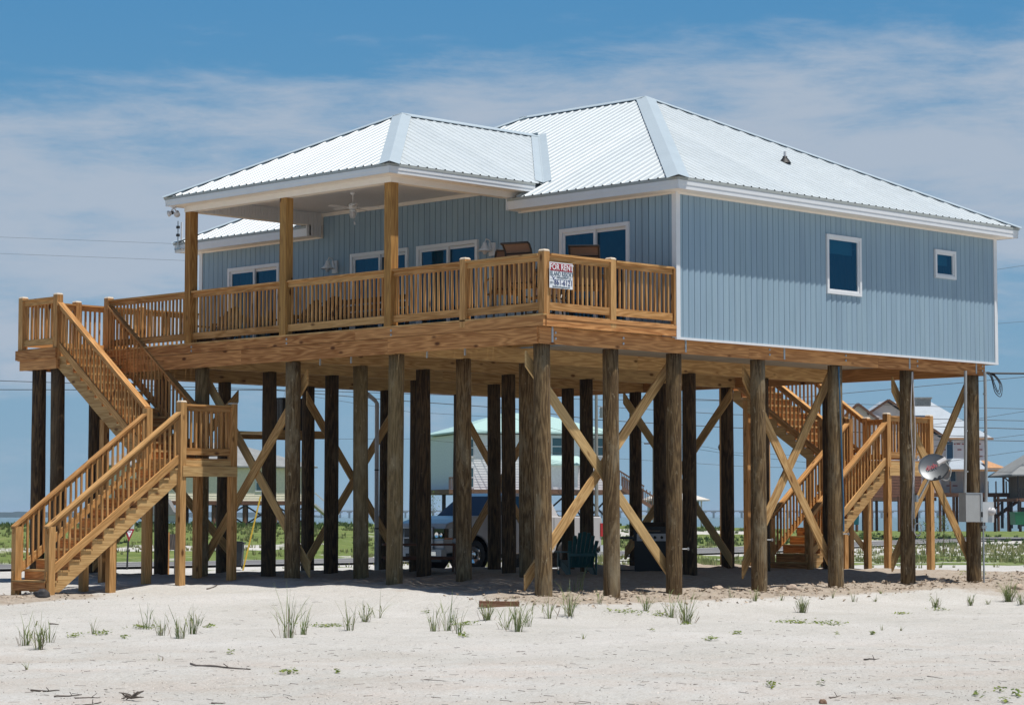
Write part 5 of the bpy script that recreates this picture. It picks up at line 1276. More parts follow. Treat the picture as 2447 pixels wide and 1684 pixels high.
mb.box((16.1, -2.05, 3.25), (17.6, -1.9, 3.35)); mb.box((16.1, -2.0, 1.6), (17.6, -.5, 1.9)); mb.build('entry_stair', M['old_wood'], h2)
h2.rotation_euler = (0, 0, R(-28)); h2.scale = (1.04, 1, 1)
# house under construction
h3 = place(empty('unfinished_house', 'large unfinished house in pale housewrap with white roof underlay, beyond the rear stairs', 'house'), 29.5, 210)
mb = MB()
def wallbox(mb, x0, x1, y0, y1, z0, z1):
    for P_ in ([(x0, y0), (x1, y0)], [(x1, y0), (x1, y1)], [(x1, y1), (x0, y1)], [(x0, y1), (x0, y0)]): mb.quad([(*P_[0], z0), (*P_[1], z0), (*P_[1], z1), (*P_[0], z1)])
wallbox(mb, 0, 3.4, 0, 9, 5.3, 10.3); mb.quad([(0, 0, 10.3), (3.4, 0, 10.3), (1.1, 0, 11.4)])
wallbox(mb, 2.4, 8.6, .5, 9, 5.3, 8.6); mb.quad([(2.4, .49, 8.5), (8.6, .49, 8.5), (3.9, .49, 11.7), (2.4, .49, 10.9)]); wallbox(mb, 7.5, 12.6, 1.2, 9, 3.7, 8.45); wallbox(mb, 2.4, 8.6, .55, 9, 3.7, 5.3); mb.build('wall', pinkw, h3)
mb = MB()
def gable(mb, xl, zl_, xp, zp_, xr, zr_, y0, y1, t=.15):
    mb.quad([(xl, y0, zl_), (xp, y0, zp_), (xp, y1, zp_), (xl, y1, zl_)]); mb.quad([(xp, y0, zp_), (xr, y0, zr_), (xr, y1, zr_), (xp, y1, zp_)])
gable(mb, -.4, 10.2, 1.1, 11.6, 2.9, 10.2, -.5, 6); gable(mb, 2.0, 10.7, 3.9, 11.95, 9.4, 8.3, .0, 6)
hiproof(mb, 2.0, 13.2, .8, 10, 8.6, 12.0, 3.9, 8.6); hiproof(mb, 8.6, 14.1, -2.0, 3.2, 5.75, 6.75, 9.6, 11.6); mb.build('roof', under, h3)
mb = MB()
for a, b, y in (((-.4, 10.15), (1.1, 11.55), -.55), ((1.1, 11.55), (2.9, 10.15), -.55), ((2.0, 10.65), (3.9, 11.9), -.05), ((3.9, 11.9), (9.4, 8.25), -.05)): mb.beam((a[0], y, a[1]), (b[0], y, b[1]), .1, .22, (0, 1, 0))
mb.build('barge_board', M['old_wood'], h3)
mb = MB(); mb.box((8.6, .75, 8.42), (13.3, .9, 8.6)); mb.box((8.6, -2.05, 5.55), (14.1, -1.9, 5.75)); mb.quad([(12.2, -1.96, 5.85), (13.9, -1.96, 5.85), (12.4, -.6, 6.55), (11.9, -.6, 6.55)]); mb.build('sheathing', osb, h3)
mb = MB(); mb.box((6.7, 2, 11.5), (8.0, 3.3, 12.1)); mb.box((6.6, 1.9, 12.1), (8.1, 3.4, 12.25)); mb.build('chimney', M['concrete'], h3)
mb = MB(); lapwall(mb, .9, 6.7, 3.1, 5.5, -.1, .25); mb.build('lower_siding', osb if 0 else plain('red_brown_board', (.25, .11, .065), .8, var=.12), h3)
for x, z, w_, h, a in ((8.9+.3, 6.75, .55, 1.5, True), (11.3, 7.6, .45, .5, True), (9.5, 4.75, .45, .9, True), (5.9, 3.9, .8, 1.0, False)): win(h3, x, z, w_, h, 1.15 if x > 8.7 else .4, plain('dark_blue_pane', (.01, .06, .12), .2) if x > 9 else bgglass, .08, a, not a)
txm = plain('wrap_print', (.35, .08, .07), .7); mb = MB(); random.seed(3)
for k in range(26): x = random.choice((random.uniform(.2, 2.2), random.uniform(8.6, 12.2))); z = random.choice((4.3, 5.1, 6.9, 7.5, 8.0)); mb.box((x, (-.03 if x < 3 else 1.17), z), (x+random.uniform(.2, .5), (-.01 if x < 3 else 1.19), z+.1))
mb.build('printed_mark', txm, h3)
mb = MB(); mb.box((6.0, -2.2, 3.35), (15.2, 1.2, 3.68)); mb.box((.4, -.2, 3.0), (8, 9, 3.3)); mb.build('deck', M['old_wood'], h3)
stilts(h3, [.7, 2.0, 3.2, 4.4, 5.6, 6.8, 8.0, 9.2, 10.4, 11.6, 12.8, 14.1, 15.0], [-1.9, 3], .3, 3.4, M['old_wood'], .13)
stilts(h3, [8.9, 10.3, 12.2, 12.9, 13.8, 15.1], [-2.0], 3.6, 4.7, M['old_wood'], .06, 'deck_post'); stilts(h3, [13.6], [-1.8], 3.6, 5.6, M['old_wood'], .1, 'porch_post')
mb = MB(); mb.beam((13.4, -2.1, 5.2), (15.1, -2.1, 3.8), .05, .12, (0, 1, 0)); mb.beam((12.2, -2.4, 1.2), (14.6, -2.4, 2.9), .9, .2, (0, 1, 0)); mb.beam((11.9, -2.2, 1.3), (13.6, -2.2, 3.2), .05, .1, (0, 1, 0)); mb.build('deck_stair', M['old_wood'], h3)
# dark-roofed house, far right
h4 = place(empty('brown_house', 'brown house with grey roof at the right edge of the photo', 'house'), 41.9, 200)
mb = MB(); hiproof(mb, 0, 12, -1, 9, 5.15, 8.0, 4, 8); mb.build('roof', greyr, h4)
mb = MB(); wallbox(mb, 1.6, 11, .6, 8, 3.1, 5.1); mb.build('wall', brownw, h4); mb = MB(); mb.box((.4, -.9, 2.9), (11, 8, 3.15)); mb.build('deck', M['old_wood'], h4)
stilts(h4, [.6, 1.4, 3.6, 6], [-.8, 6], .6, 3, M['bronze'], .13); stilts(h4, [.55, 1.5], [-.85], 3.1, 5.1, M['bronze'], .07, 'porch_post')
mb = MB(); mb.box((1.2, 1, .8), (9, 1.1, 2.4)); mb.build('shade_sheet', plain('underhouse_shade', (.02, .035, .04), .8), h4)  # dark sheet added to stand in for the shade beneath the house
mb = MB()
for k in range(8): mb.box((.5+.13*k, -.9, 3.2), (.54+.13*k, -.86, 3.9))
mb.box((.45, -.92, 3.88), (1.6, -.84, 3.95)); mb.build('porch_railing', M['bronze'], h4)
pv = place(empty('beach_pavilion', 'low pavilion with white roof near the shore, seen between the central piles', 'pavilion'), 12.8, 230)
mb = MB(); hiproof(mb, 0, 6.4, 0, 5, 3.25, 4.0, 1.6, 4.2); mb.build('roof', plain('pavilion_roof', (.6, .57, .52), .7), pv)
mb = MB(); wallbox(mb, .6, 5.4, .6, 4.4, 2.0, 3.2); mb.build('wall', plain('blue_grey_panel', (.14, .22, .26), .6), pv); stilts(pv, [.5, 2.2, 3.8, 5.6], [.5], .5, 3.2, M['pvc'], .08, 'post')
mb = MB(); mb.box((-.2, .2, 1.45), (6, 4.6, 1.75)); mb.build('floor_slab', M['white'], pv)
for nm, u, v, z, m, lb in (('recycling_cart', 24.3, 170, 1.0, plain('teal_cart', (.0, .12, .13), .5), 'teal wheeled cart in the grass left of the rear stair posts'), ('green_dumpster', 38.1, 180, .95, plain('green_steel', (.01, .13, .05), .5), 'green dumpster by the brown house at the right edge')):
    t = place(empty(nm, lb, 'bin'), u, v, z); s_ = .55 if nm[0] == 'r' else 1.9; hh = 1.0 if nm[0] == 'r' else .95
    mb = MB(); mb.prism([(.04, .05), (s_-.04, .05), (s_, hh), (0, hh)], (0, 0, 0), (1, 0, 0), (0, 0, 1), (0, s_, 0)); mb.build('bin_body', m, t)
    mb = MB(); mb.box((-.03, -.03, hh), (s_+.03, s_+.03, hh+.07)); mb.build('lid', m, t)
# wheelie bin by the road
wb = place(empty('wheelie_bin', 'black wheelie bin with yellow lettering beside the road, right of the stair landing posts', 'bin'), -11.1, 93, -.40)
mb = MB(); mb.prism([(.06, .12), (.54, .12), (.60, .98), (0, .98)], (0, 0, 0), (1, 0, 0), (0, 0, 1), (0, .6, 0)); mb.build('bin_body', plain('bin_black', (.012, .014, .016), .5), wb, bevel=.02)
mb = MB(); mb.box((-.04, -.05, .98), (.66, .66, 1.03)); mb.box((.05, .1, 1.03), (.55, .6, 1.07)); mb.build('lid', M['black'], wb, bevel=.01)
mb = MB(); mb.lathe([(0, .03), (.12, .03), (.12, -.03), (0, -.03)], (.52, .5, .12), 14, .5, Vector((1, 0, 0))); mb.build('wheel', M['black'], wb)
rnd = random.Random(2)
for k in range(8):
    mb = MB(); zz = .34+.065*k; mb.prism([(rnd.uniform(-.03, -.015), zz-.02), (rnd.uniform(.015, .03), zz-.018), (rnd.uniform(.01, .03), zz+.02), (rnd.uniform(-.03, -.01), zz+.022)], (.26, -.0, 0), (1, 0, 0), (0, 0, 1), (0, -.008, 0)); mb.build('yellow_mark', M['yellow'], wb)
# yield sign
ys = place(empty('yield_sign', 'small red and white yield sign on a dark post beside the road', 'sign'), -15.0, 93, -.5); ys.rotation_euler = (0, R(2.5), ROT+R(52))
mb = MB(); mb.tube([(0, .02, -.2), (0, .02, 1.22)], .035, 8); mb.build('sign_post', M['black'], ys)
mb = MB(); mb.prism([(-.27, 1.66), (.27, 1.66), (0, 1.16)], (0, -.02, 0), (1, 0, 0), (0, 0, 1), (0, .01, 0)); mb.build('sign_plate', M['red'], ys)
mb = MB(); mb.prism([(-.15, 1.59), (.15, 1.59), (0, 1.33)], (0, -.0265, 0), (1, 0, 0), (0, 0, 1), (0, .005, 0)); mb.build('sign_face', M['signwhite'], ys)
text_mesh('lettering', 'YIELD', .075, M['red'], ys, Matrix.Translation((0, -.030, 1.545)) @ Matrix.Rotation(R(90), 4, 'X'), squeeze=.9)
sk_ = MB(); x, y = to_w(-8.4, 58.2); sk_.beam((x, y, .0), (x, y, 1.26), .075, .03, (1, 0, 0)); tag(sk_.build('survey_stake', M['wood_o']), 'orange-brown wooden stake standing behind the landing posts', 'stake')
x, y = to_w(-11.5, 80); sk_ = MB(); sk_.beam((x-.2, y-.2, -.2), (x-.2, y-.2, 1.0), .05, .05, (1, 0, 0)); bp_ = place(empty('weathered_board', 'weathered grey-brown board propped beyond the wooden stake', 'board'), -11.62, 80, .0)
mb = MB(); mb.box((0, 0, .52), (.36, .03, 1.05)); mb.build('panel', M['drift'], bp_); mb = MB(); mb.box((.02, .03, -.3), (.07, .08, 1.0)); mb.box((.28, .03, -.3), (.33, .08, 1.0)); mb.build('leg', M['drift'], bp_)
# poles and lines
def pole(u, v, zt_, r, label, tr=False):
    t = place(empty('utility_pole', label, 'utility pole', 'utility poles behind the house'), u, v, 0)
    mb = MB(); mb.tube([(0, 0, -1), (0, 0, zt_)], r*1.15, 12, r1=r*.8); mb.build('pole_shaft', plain('grey_pole', (.25, .235, .21), .9), t)
    mb = MB(); mb.box((-.9, -.05, zt_-.6), (.9, .05, zt_-.48)); mb.build('cross_arm', M['old_wood'], t)
    if tr:
        mb = MB(); mb.lathe([(0, 1.0), (.22, .97), (.25, .9), (.25, .05), (.2, 0), (0, 0)], (.55, 0, 9.9), 14); mb.build('transformer', M['grey'], t)
        mb = MB()
        for k in range(3): mb.lathe([(.05, 0), (.08, .04), (.05, .08), (.08, .12), (.05, .16), (0, .2)], (.3, 0, 9.9+.35*k), 8)
        mb.build('insulator', M['white'], t)
pole(7.15, 200, 12.6, .15, 'grey utility pole carrying a transformer in front of the white house', True)
pole(13.75, 230, 9.2, .11, 'thinner bare utility pole right of the white house stair')
x0, y0 = 0, 0
def wire(pts, r, label=None):
    P_ = []
    for i in range(len(pts)-1):
        (a, b) = pts[i], pts[i+1]; n = 5
        for k in range(n):
            f = k/n; P_.append((a[0]+(b[0]-a[0])*f, a[1]+(b[1]-a[1])*f, a[2]+(b[2]-a[2])*f))
    P_.append(pts[-1])
    mb = MB(); mb.tube([(*to_w(u, v), z) for u, v, z in P_], r, 5); o = mb.build('power_line', M['black'])
    tag(o, label or 'thin dark overhead power line crossing the sky behind the house', 'power line', 'overhead power lines behind the house'); return o
K = 200/5670.
def WP(l): return [((a-1223.5)*K, 200, 1.65+(1233-b)*K) for a, b in l]
WIRES = [([(-48, 200, 13.2), (-30, 200, 12.6), (7.1, 200, 11.45), (26, 200, 11.3)], .028), ([(-48, 200, 12.3), (-20, 200, 12.25), (-10, 200, 11.4), (0, 200, 10.7), (7.1, 200, 9.75), (18.2, 200, 9.1), (40, 200, 8.3)], .032),
         ([(7.1, 200, 11.9), (18.2, 200, 11.37), (60, 200, 10.2)], .022), ([(7.1, 200, 10.9), (18.2, 200, 10.2), (60, 200, 9.3)], .026), ([(-26, 200, 8.1), (-8, 200, 8.15), (7.1, 200, 6.6), (20, 200, 5.8), (50, 200, 5.2)], .015),
         ([(13.75, 230, 8.8), (20, 215, 7.2), (26, 210, 6.4)], .016), ([(-18, 200, 11.9), (-8.5, 200, 10.4), (0, 200, 9.9), (7.1, 200, 8.1)], .016), ([(-3.4, 200, 8.4), (7.1, 200, 8.9), (13, 230, 8.7)], .014),
         ([(35, 200, 9.2), (43.2, 200, 8.98), (60, 200, 8.6)], .034), ([(35, 200, 8.1), (43.2, 200, 7.96), (60, 200, 7.6)], .03), ([(24, 200, 11.6), (43.2, 200, 13.35), (60, 200, 15)], .026), ([(30, 200, 6.1), (36, 200, 7.6), (43.2, 200, 8.5), (60, 200, 10.8)], .018),
         ([(35, 200, 6.0), (43.2, 200, 7.15), (60, 200, 9)], .018), ([(30, 200, 8.6), (39.7, 200, 9.9), (43.2, 200, 10.45), (60, 200, 13)], .018),
         ([(-48, 200, 25.4), (-27, 200, 24.6)], .010), ([(-48, 200, 24.0), (-27, 200, 23.2)], .010), ([(40, 200, 22.3), (44, 200, 22.9), (60, 200, 25)], .014), ([(40, 200, 17.8), (44, 200, 18.1), (60, 200, 19.4)], .014)]
WL = ['upper thin line at the left running to the transformer pole', 'lower thick line at the left sagging across to the central piles', 'uppermost line right of the transformer pole', 'second line below the top one right of the transformer pole', 'thin low line crossing behind the central piles', 'thin drooping line right of the bare pole', 'thin slanting line between the left and central piles', 'thin line linking the white house with the bare pole', 'thick level line, upper of two crossing the far right sky', 'thick level line, lower of two crossing the far right sky', 'line rising rightward just below the house end at right', 'thin steep line rising behind the meter boxes', 'lowest thin line rising at the far right', 'thin line rising above the unfinished house', 'upper faint line in the sky left of the porch', 'lower faint line in the sky left of the porch', 'faint line in the sky right of the house, upper', 'faint line in the sky right of the house, lower']
for (p_, r), l_ in zip(WIRES, WL): wire(p_, r, 'overhead power line: '+l_)
mb = MB(); mb.tube([(10.4, .25, 4.70), (12, -1.5, 4.68), (20, -9, 4.9), (60, -45, 6.6)], .022, 6); o = mb.build('service_cable', M['black']); tag(o, 'black service cable leaving the right end of the house', 'cable')
gy = MB(); a_, b_ = to_w(-10.15, 90), to_w(-9.5, 90); gy.tube([(*a_, -.4), (*b_, 2.4)], .032, 8); o = gy.build('guy_wire_guard', M['yellow']); tag(o, 'yellow plastic guard on a slanting guy wire by the wheelie bin', 'guy wire')
gy = MB(); c_ = to_w(-8.0, 90); gy.tube([(*b_, 2.4), (*c_, 9)], .01, 5); gy.build('wire', M['galv'], o)
bd = MB(); bx_, by_ = to_w(17.5, 200); bd.lathe([(0, .34), (.06, .3), (.05, .24), (.11, .12), (.08, 0), (.02, -.18), (0, -.2)], (bx_, by_, 7.35), 8); tag(bd.build('bird', M['black']), 'small dark bird perched on a thin wire', 'bird')
wire([(13.75, 230, 8.8), (16.5, 200, 7.45), (18.5, 200, 7.0), (30, 200, 6.5)], .014, 'thin overhead line carrying the perched bird')
# far causeway bridge and far shore
br = place(empty('causeway_bridge', 'long low causeway bridge on the horizon', 'bridge'), 0, 3000, 0)
mb = MB(); mb.box((-270, 0, 7.2), (900, 10, 9.0)); mb.build('bridge_deck', M['concrete'], br)
mb = MB(); x = -265
while x < 900: mb.box((x, 2, -3), (x+2.2, 8, 6)); mb.box((x-1.8, 1, 6), (x+4.0, 9, 7.2)); x += 11.8
tag(mb.build('bridge_pier', M['concrete'], br), kind='stuff')
mb = MB(); random.seed(9); n = 160; u0, u1 = -1400, -330; prev = None
for k in range(n+1):
    u = u0+(u1-u0)*k/n; h = 9+1.6*noise.noise(Vector((u*.02, 0, 0)))+random.uniform(-.6, .6); h *= ss(-330, -450, u)
    c = (*to_w(u, 4500), -1), (*to_w(u, 4500), h), (*to_w(u, 4700), h), 
    if prev: mb.quad([prev[0], c[0], c[1], prev[1]]); mb.quad([prev[1], c[1], c[2], prev[2]])
    prev = c
tag(mb.build('far_shore', plain('far_woods', (.035, .06, .035), .9)), 'low wooded far shore on the horizon', kind='structure')

# ------------------------------------------------------------------ vegetation
def tuft(x, y, h, n, spread, curve, label, seed, stems=True):
    rnd = random.Random(seed); z = ground_z(x, y); mb = MB()
    for k in range(n):
        a = rnd.uniform(0, 6.283); rr = rnd.random()**.8*h*.13; bx, by = rr*math.cos(a), rr*math.sin(a)
        hh = h*(rnd.uniform(.3, .8) if k > 3 else rnd.uniform(.8, 1.0)); lean = spread*rnd.uniform(.1, 1.0); aa = a+rnd.uniform(-.7, .7); tn = rnd.random(); w_ = rnd.uniform(.0025, .0058)*(1 if h > .3 else .8)
        wv = hh*.035; side = Vector((math.sin(aa+rnd.uniform(-1, 1)), -math.cos(aa), 0)); pts = []
        for i in range(6):
            t = i/5; d = lean*hh*(t**1.7); zz = hh*t*(1-.25*curve*t*t*lean)
            pts.append(Vector((bx+d*math.cos(aa)+wv*math.sin(t*5+k)*t, by+d*math.sin(aa)+wv*math.cos(t*4+k)*t, zz-.02)))
        for i in range(5):
            w0 = w_*(1-(i/5)**1.5)+.001; w1 = w_*(1-((i+1)/5)**1.5)+.0008
            mb.quad([pts[i]-side*w0, pts[i]+side*w0, pts[i+1]+side*w1, pts[i+1]-side*w1], None, tn)
        # side leaves part-way up the stem
        if rnd.random() < .55 and h > .3:
            i = rnd.choice((1, 2, 3)); q = pts[i]; ab = aa+rnd.uniform(-2, 2); e = q+Vector((math.cos(ab)*.12*h*2, math.sin(ab)*.12*h*2, .16*h*2*rnd.uniform(.3, 1))); m_ = (q+e)/2+Vector((0, 0, .03)); s2 = Vector((-math.sin(ab), math.cos(ab), 0))*.006
            mb.quad([q-s2, q+s2, m_+s2, m_-s2], None, tn); mb.quad([m_-s2, m_+s2, e], None, tn)
    o = mb.build('grass_tuft', M['blade']); o.location = (x, y, z); tag(o, label, 'grass tuft', 'beach grass tufts in the sand')
    s = MB()
    for k in range(max(2, n//4)):
        a = rnd.uniform(0, 6.283); rr = rnd.random()*h*.25; hh = h*rnd.uniform(.15, .5); s.tube([(rr*math.cos(a), rr*math.sin(a), -.02), (rr*1.6*math.cos(a), rr*1.6*math.sin(a), hh)], .0035, 4, rnd.random(), False)
    s.build('dry_stem', M['straw'], o)
TUFTS=[(-15.68, -2.7, 0.396, 14, 0.35, 0), (-15.82, -3.24, 0.452, 26, 0.3, 0), (-14.76, -1.89, 0.33, 10, 0.3, 0), (-11.9, -0.12, 0.376, 8, 0.2, 0), (-12.65, -1.48, 0.383, 16, 0.3, 0), (-12.89, -2.23, 0.432, 16, 0.25, 0), (-12.04, -1.41, 0.424, 18, 0.35, 0), (-11.77, -3.2, 0.713, 26, 0.28, 0), (-11.12, -2.7, 0.409, 10, 0.4, 0), (-9.83, -2.23, 0.455, 12, 0.25, 0), (-8.11, -0.62, 0.402, 20, 0.45, 1), (-7.25, 0.02, 0.52, 6, 0.7, 1), (-9.4, -3.57, 0.393, 14, 0.3, 0), (-9.01, -3.42, 0.59, 16, 0.55, 1), (-9.57, -4.27, 0.351, 8, 0.35, 0), (-6.57, -1.77, 0.405, 30, 0.5, 1), (-8.05, -3.66, 0.489, 10, 0.5, 0), (-8.38, -4.25, 0.528, 24, 0.4, 0), (-7.25, -3.33, 0.438, 8, 0.4, 0), (-5.57, -2.14, 0.436, 12, 0.6, 1), (-5.11, -2.16, 0.613, 26, 0.45, 1), (-1.12, 1.4, 0.593, 5, 0.5, 1), (-3.08, -0.92, 0.269, 6, 0.3, 0), (-3.04, -1.95, 0.334, 18, 0.5, 0), (-3.5, -2.9, 0.556, 16, 0.5, 1), (-4.51, -4.08, 0.533, 34, 0.35, 0), (0.49, -0.82, 0.226, 5, 0.4, 0), (0.65, -1.27, 0.27, 12, 0.45, 0), (1.13, -1.48, 0.166, 8, 0.6, 1), (-0.54, -3.26, 0.398, 46, 0.32, 1), (3.1, -1.13, 0.203, 5, 0.5, 0), (2.86, -1.79, 0.247, 12, 0.4, 0), (3.31, -1.95, 0.155, 10, 0.6, 1), (4.82, -0.98, 0.129, 10, 0.6, 1), (3.08, -3.47, 0.301, 26, 0.5, 1), (4.55, -3.21, 0.264, 22, 0.4, 0), (5.12, -3.2, 0.141, 14, 0.7, 0), (6.15, -3.0, 0.559, 64, 0.38, 1), (5.19, -3.88, 0.372, 20, 0.5, 1), (-3.98, -7.43, 0.099, 7, 0.6, 0), (-3.9, -7.71, 0.092, 5, 0.5, 0), (-9.2, -6.31, 0.102, 6, 0.6, 0), (-16.19, -6.23, 0.096, 4, 0.5, 0), (-13.02, -0.41, 0.259, 6, 0.6, 0), (-18.2, -6.56, 0.099, 4, 0.5, 0)]
TL=['green grass tuft at the left edge, left of its taller neighbour', 'tallest grass tuft at the left edge, with straw stems', 'short grass tuft right of the tall one at the left edge', 'thin leftmost blades of the clump below the left staircase posts', 'spiky grass tuft, second from left in the clump below the left staircase', 'grass tuft, third from left in the clump below the left staircase', 'rightmost and fullest tuft of the clump below the left staircase', 'tall upright grass tuft standing alone between the left clump and the middle ones', 'short spreading tuft at the right foot of the tall lone one', 'thin upright tuft below the gap before the front-row pile', 'bushy low tuft in front of the middle front-row pile', 'long blades leaning right in front of the middle front-row pile', 'short tuft left of the arching one, left of the timber offcut', 'tall arching tuft left of the timber offcut', 'sparse tuft directly right of the arching one near the offcut', 'dense bluish tuft just left of the timber offcut', 'narrow tuft below the timber offcut', 'largest dark green tuft below and right of the timber offcut', 'small tuft right of the largest one by the offcut', 'curving tuft just right of the near corner pile', 'dense tuft with a tall stalk right of the near corner pile', 'single tall arching stalk in front of the brace beside the near corner pile', 'small tuft between the two nearest right-row piles', 'low brown-green tuft left of the third right-row pile', 'arching tuft at the foot of the third right-row pile', 'dense tall tuft right of the third right-row pile', 'tiny wispy tuft between the third and fourth right-row piles', 'small grey-green tuft below the fourth right-row pile', 'wispy seedling tuft right of the fourth right-row pile', 'dense rounded green tuft between the fourth and fifth right-row piles', 'tiny thin tuft right of the dense rounded one', 'small thin tuft below the fifth right-row pile', 'tiny tuft right of the fifth right-row pile', 'smallest yellowish tuft right of the fifth right-row pile', 'spreading tuft below the dish pile', 'low pale tuft left of the rightmost pile foot', 'small round tuft right of the rightmost pile foot', 'large dense green tuft at the right edge', 'half-cropped tuft at the far right edge', 'tiny star-shaped seedling in the bare sand at right', 'tiny two-bladed seedling right of the star-shaped one', 'tiny dry twiggy tuft in bare sand right of the offcut', 'small bent reed above the curved driftwood', 'thin sparse blades between the left edge tufts and the left clump', 'tiny sprig near the left edge below the tufts']
CREEP=[(-11.68, 0.23, 0.429), (-13.49, -0.62, 0.174), (-12.96, -0.47, 0.265), (-13.28, -1.5, 0.103), (-10.77, -0.13, 0.155), (-9.33, -1.2, 0.532), (-7.43, -2.14, 0.383), (-10.25, -5.08, 0.159), (-14.84, -5.81, 0.09), (-16.67, -9.09, 0.218), (-16.26, -9.41, 0.061), (-3.79, -2.14, 0.478), (-3.39, -2.55, 0.308), (-5.16, -4.66, 0.14), (-8.33, -7.82, 0.189), (-7.21, -7.35, 0.173), (-3.08, -5.11, 0.557), (-3.19, -5.85, 0.452), (0.49, -4.57, 0.283), (2.14, -4.17, 0.308), (11.78, 1.62, 0.555), (-14.62, -13.9, 0.113), (-14.06, -14.06, 0.065), (-14.36, -16.07, 0.091), (-13.54, -15.78, 0.079), (-14.73, -16.6, 0.081), (-14.2, -16.38, 0.091), (-6.28, -0.06, 0.122), (-5.68, -7.89, 0.083), (-5.12, -8.1, 0.083), (-7.49, -6.04, 0.059)]
CL=['creeper mat at the left foot of the left grass clump', 'small creeper right of the left edge tufts', 'long creeper with a dry runner left of the left grass clump', 'tiny round creeper sprig below the left creepers', 'small creeper right of the left grass clump', 'wide creeper mat left of the middle front-row pile grass', 'creeper at the base of the bluish tuft near the offcut', 'small creeper patch below the bluish tuft', "tiny pale creeper above the curved driftwood's right end", 'thin creeper runner in bare sand right of the curved driftwood', 'tiny dark creeper sprig right of the thin runner', 'wide creeper mat between the near corner pile and the third pile', 'creeper mat below the third right-row pile grass', 'small creeper below the dense tall tuft', 'dark creeper patch, left of two in open sand at centre right', 'dark creeper patch, right of two in open sand at centre right', 'left half of the long creeper line below the dense rounded tuft', 'thin right half of the long creeper line', 'yellow-green creeper below the fifth right-row pile', 'creeper under the spreading tuft below the dish pile', 'wide creeper carpet by the foot of the rightmost pile', 'bright green creeper in the foreground shell sand', 'smaller bright creeper right of the foreground one', 'green seedling patch, leftmost in the bottom right corner', 'green seedling patch, uppermost in the bottom right corner', 'green seedling patch, lowest in the bottom right corner', 'green seedling patch on the right margin of the bottom right corner', 'tiny creeper left of the arching tuft near the offcut', 'tiny creeper seedling in bare sand under the long creeper line', 'tiny creeper seedling right of the other tiny ones at right', 'tiny creeper sprig below the third pile grass']
STICKS=[(-16.56, -7.29, -16.77, -8.6, 0.014, 1), (-19.87, -9.15, -19.48, -9.05, 0.01, 1), (-20.31, -10.19, -19.93, -10.07, 0.008, 1), (-20.35, -10.57, -20.08, -10.57, 0.007, 1), (-20.76, -11.17, -20.44, -11.1, 0.009, 1), (-16.41, -10.91, -16.08, -11.33, 0.003, 1), (-19.59, -11.56, -19.47, -11.61, 0.006, 0), (-19.17, -12.59, -18.84, -12.38, 0.005, 1), (-5.09, 7.26, -4.69, 7.49, 0.016, 0), (-12.43, 1.56, -12.26, 1.58, 0.012, 0), (-10.6, -12.02, -10.15, -11.9, 0.01, 0), (-12.46, -14.19, -12.56, -14.45, 0.004, 0), (-16.53, -14.58, -16.36, -14.61, 0.004, 0), (-16.25, -14.59, -16.18, -14.73, 0.004, 0), (-14.34, -10.28, -14.21, -10.4, 0.004, 0), (-15.34, -15.15, -15.07, -15.07, 0.008, 0), (-17.36, -14.6, -17.14, -14.57, 0.007, 0), (-18.78, -11.16, -18.53, -11.11, 0.004, 1), (-19.57, -10.95, -19.55, -11.11, 0.003, 0)]
SLB=['long curved dark driftwood branch in the left foreground', 'black driftwood piece highest in the lower left corner pile', 'dark driftwood piece in the middle of the lower left corner pile', 'short dark driftwood piece right in the lower left corner pile', 'bottom driftwood piece of the lower left corner pile', 'long thin curved stick in the centre foreground', 'short yellowish stick at the bottom edge left of centre', 'dark forked stick at the bottom edge near the centre', 'small dark bark piece on the sand below the left staircase', 'small black bark piece above the left edge tufts', 'thick short driftwood stick in open sand at right', 'thin straight stick in the right foreground', 'thin brown stick at the bottom right, left of its twin', 'thin brown stick at the bottom right, right of its twin', 'thin dark stick in the centre foreground shell sand', 'short dark stick beside the round brown husk', 'dark bark piece at the bottom edge right of centre', 'twisted small twig near the knotted root clump', 'very thin twig right of the twisted one in the left foreground']
for i, (x, y, h, n, s, c) in enumerate(TUFTS): tuft(x, y, h*1.15, int(n*1.0)+3, s*2.1, c, TL[i], 100+i)
def creeper(x, y, w_, label, seed):
    rnd = random.Random(seed); z = ground_z(x, y); mb = MB(); n = max(8, int(w_*230)); ud = Vector((S2, -S2, 0)); vd = Vector((S2, S2, 0))
    for k in range(n):
        q = ud*rnd.gauss(0, w_*.28)+vd*rnd.gauss(0, w_*.35+.03); r_ = rnd.uniform(.014, .034); a = rnd.uniform(0, 6.283); zz = ground_z(x+q.x, y+q.y)-z+rnd.uniform(.005, .05)
        t = Vector((rnd.uniform(-.6, .6), rnd.uniform(-.6, .6), 1)).normalized(); e1 = t.cross(Vector((math.cos(a), math.sin(a), 0))).normalized(); e2 = t.cross(e1); q = q+Vector((0, 0, zz))
        mb.quad([q-e1*r_, q-e2*r_*.6, q+e1*r_*.9, q+e2*r_*.6], None, rnd.random())
    o = mb.build('creeper_patch', M['leaf']); o.location = (x, y, z); tag(o, label, 'creeping plant', 'low green creepers on the sand')
for i, (x, y, w_) in enumerate(CREEP): creeper(x, y, w_, CL[i], 300+i)
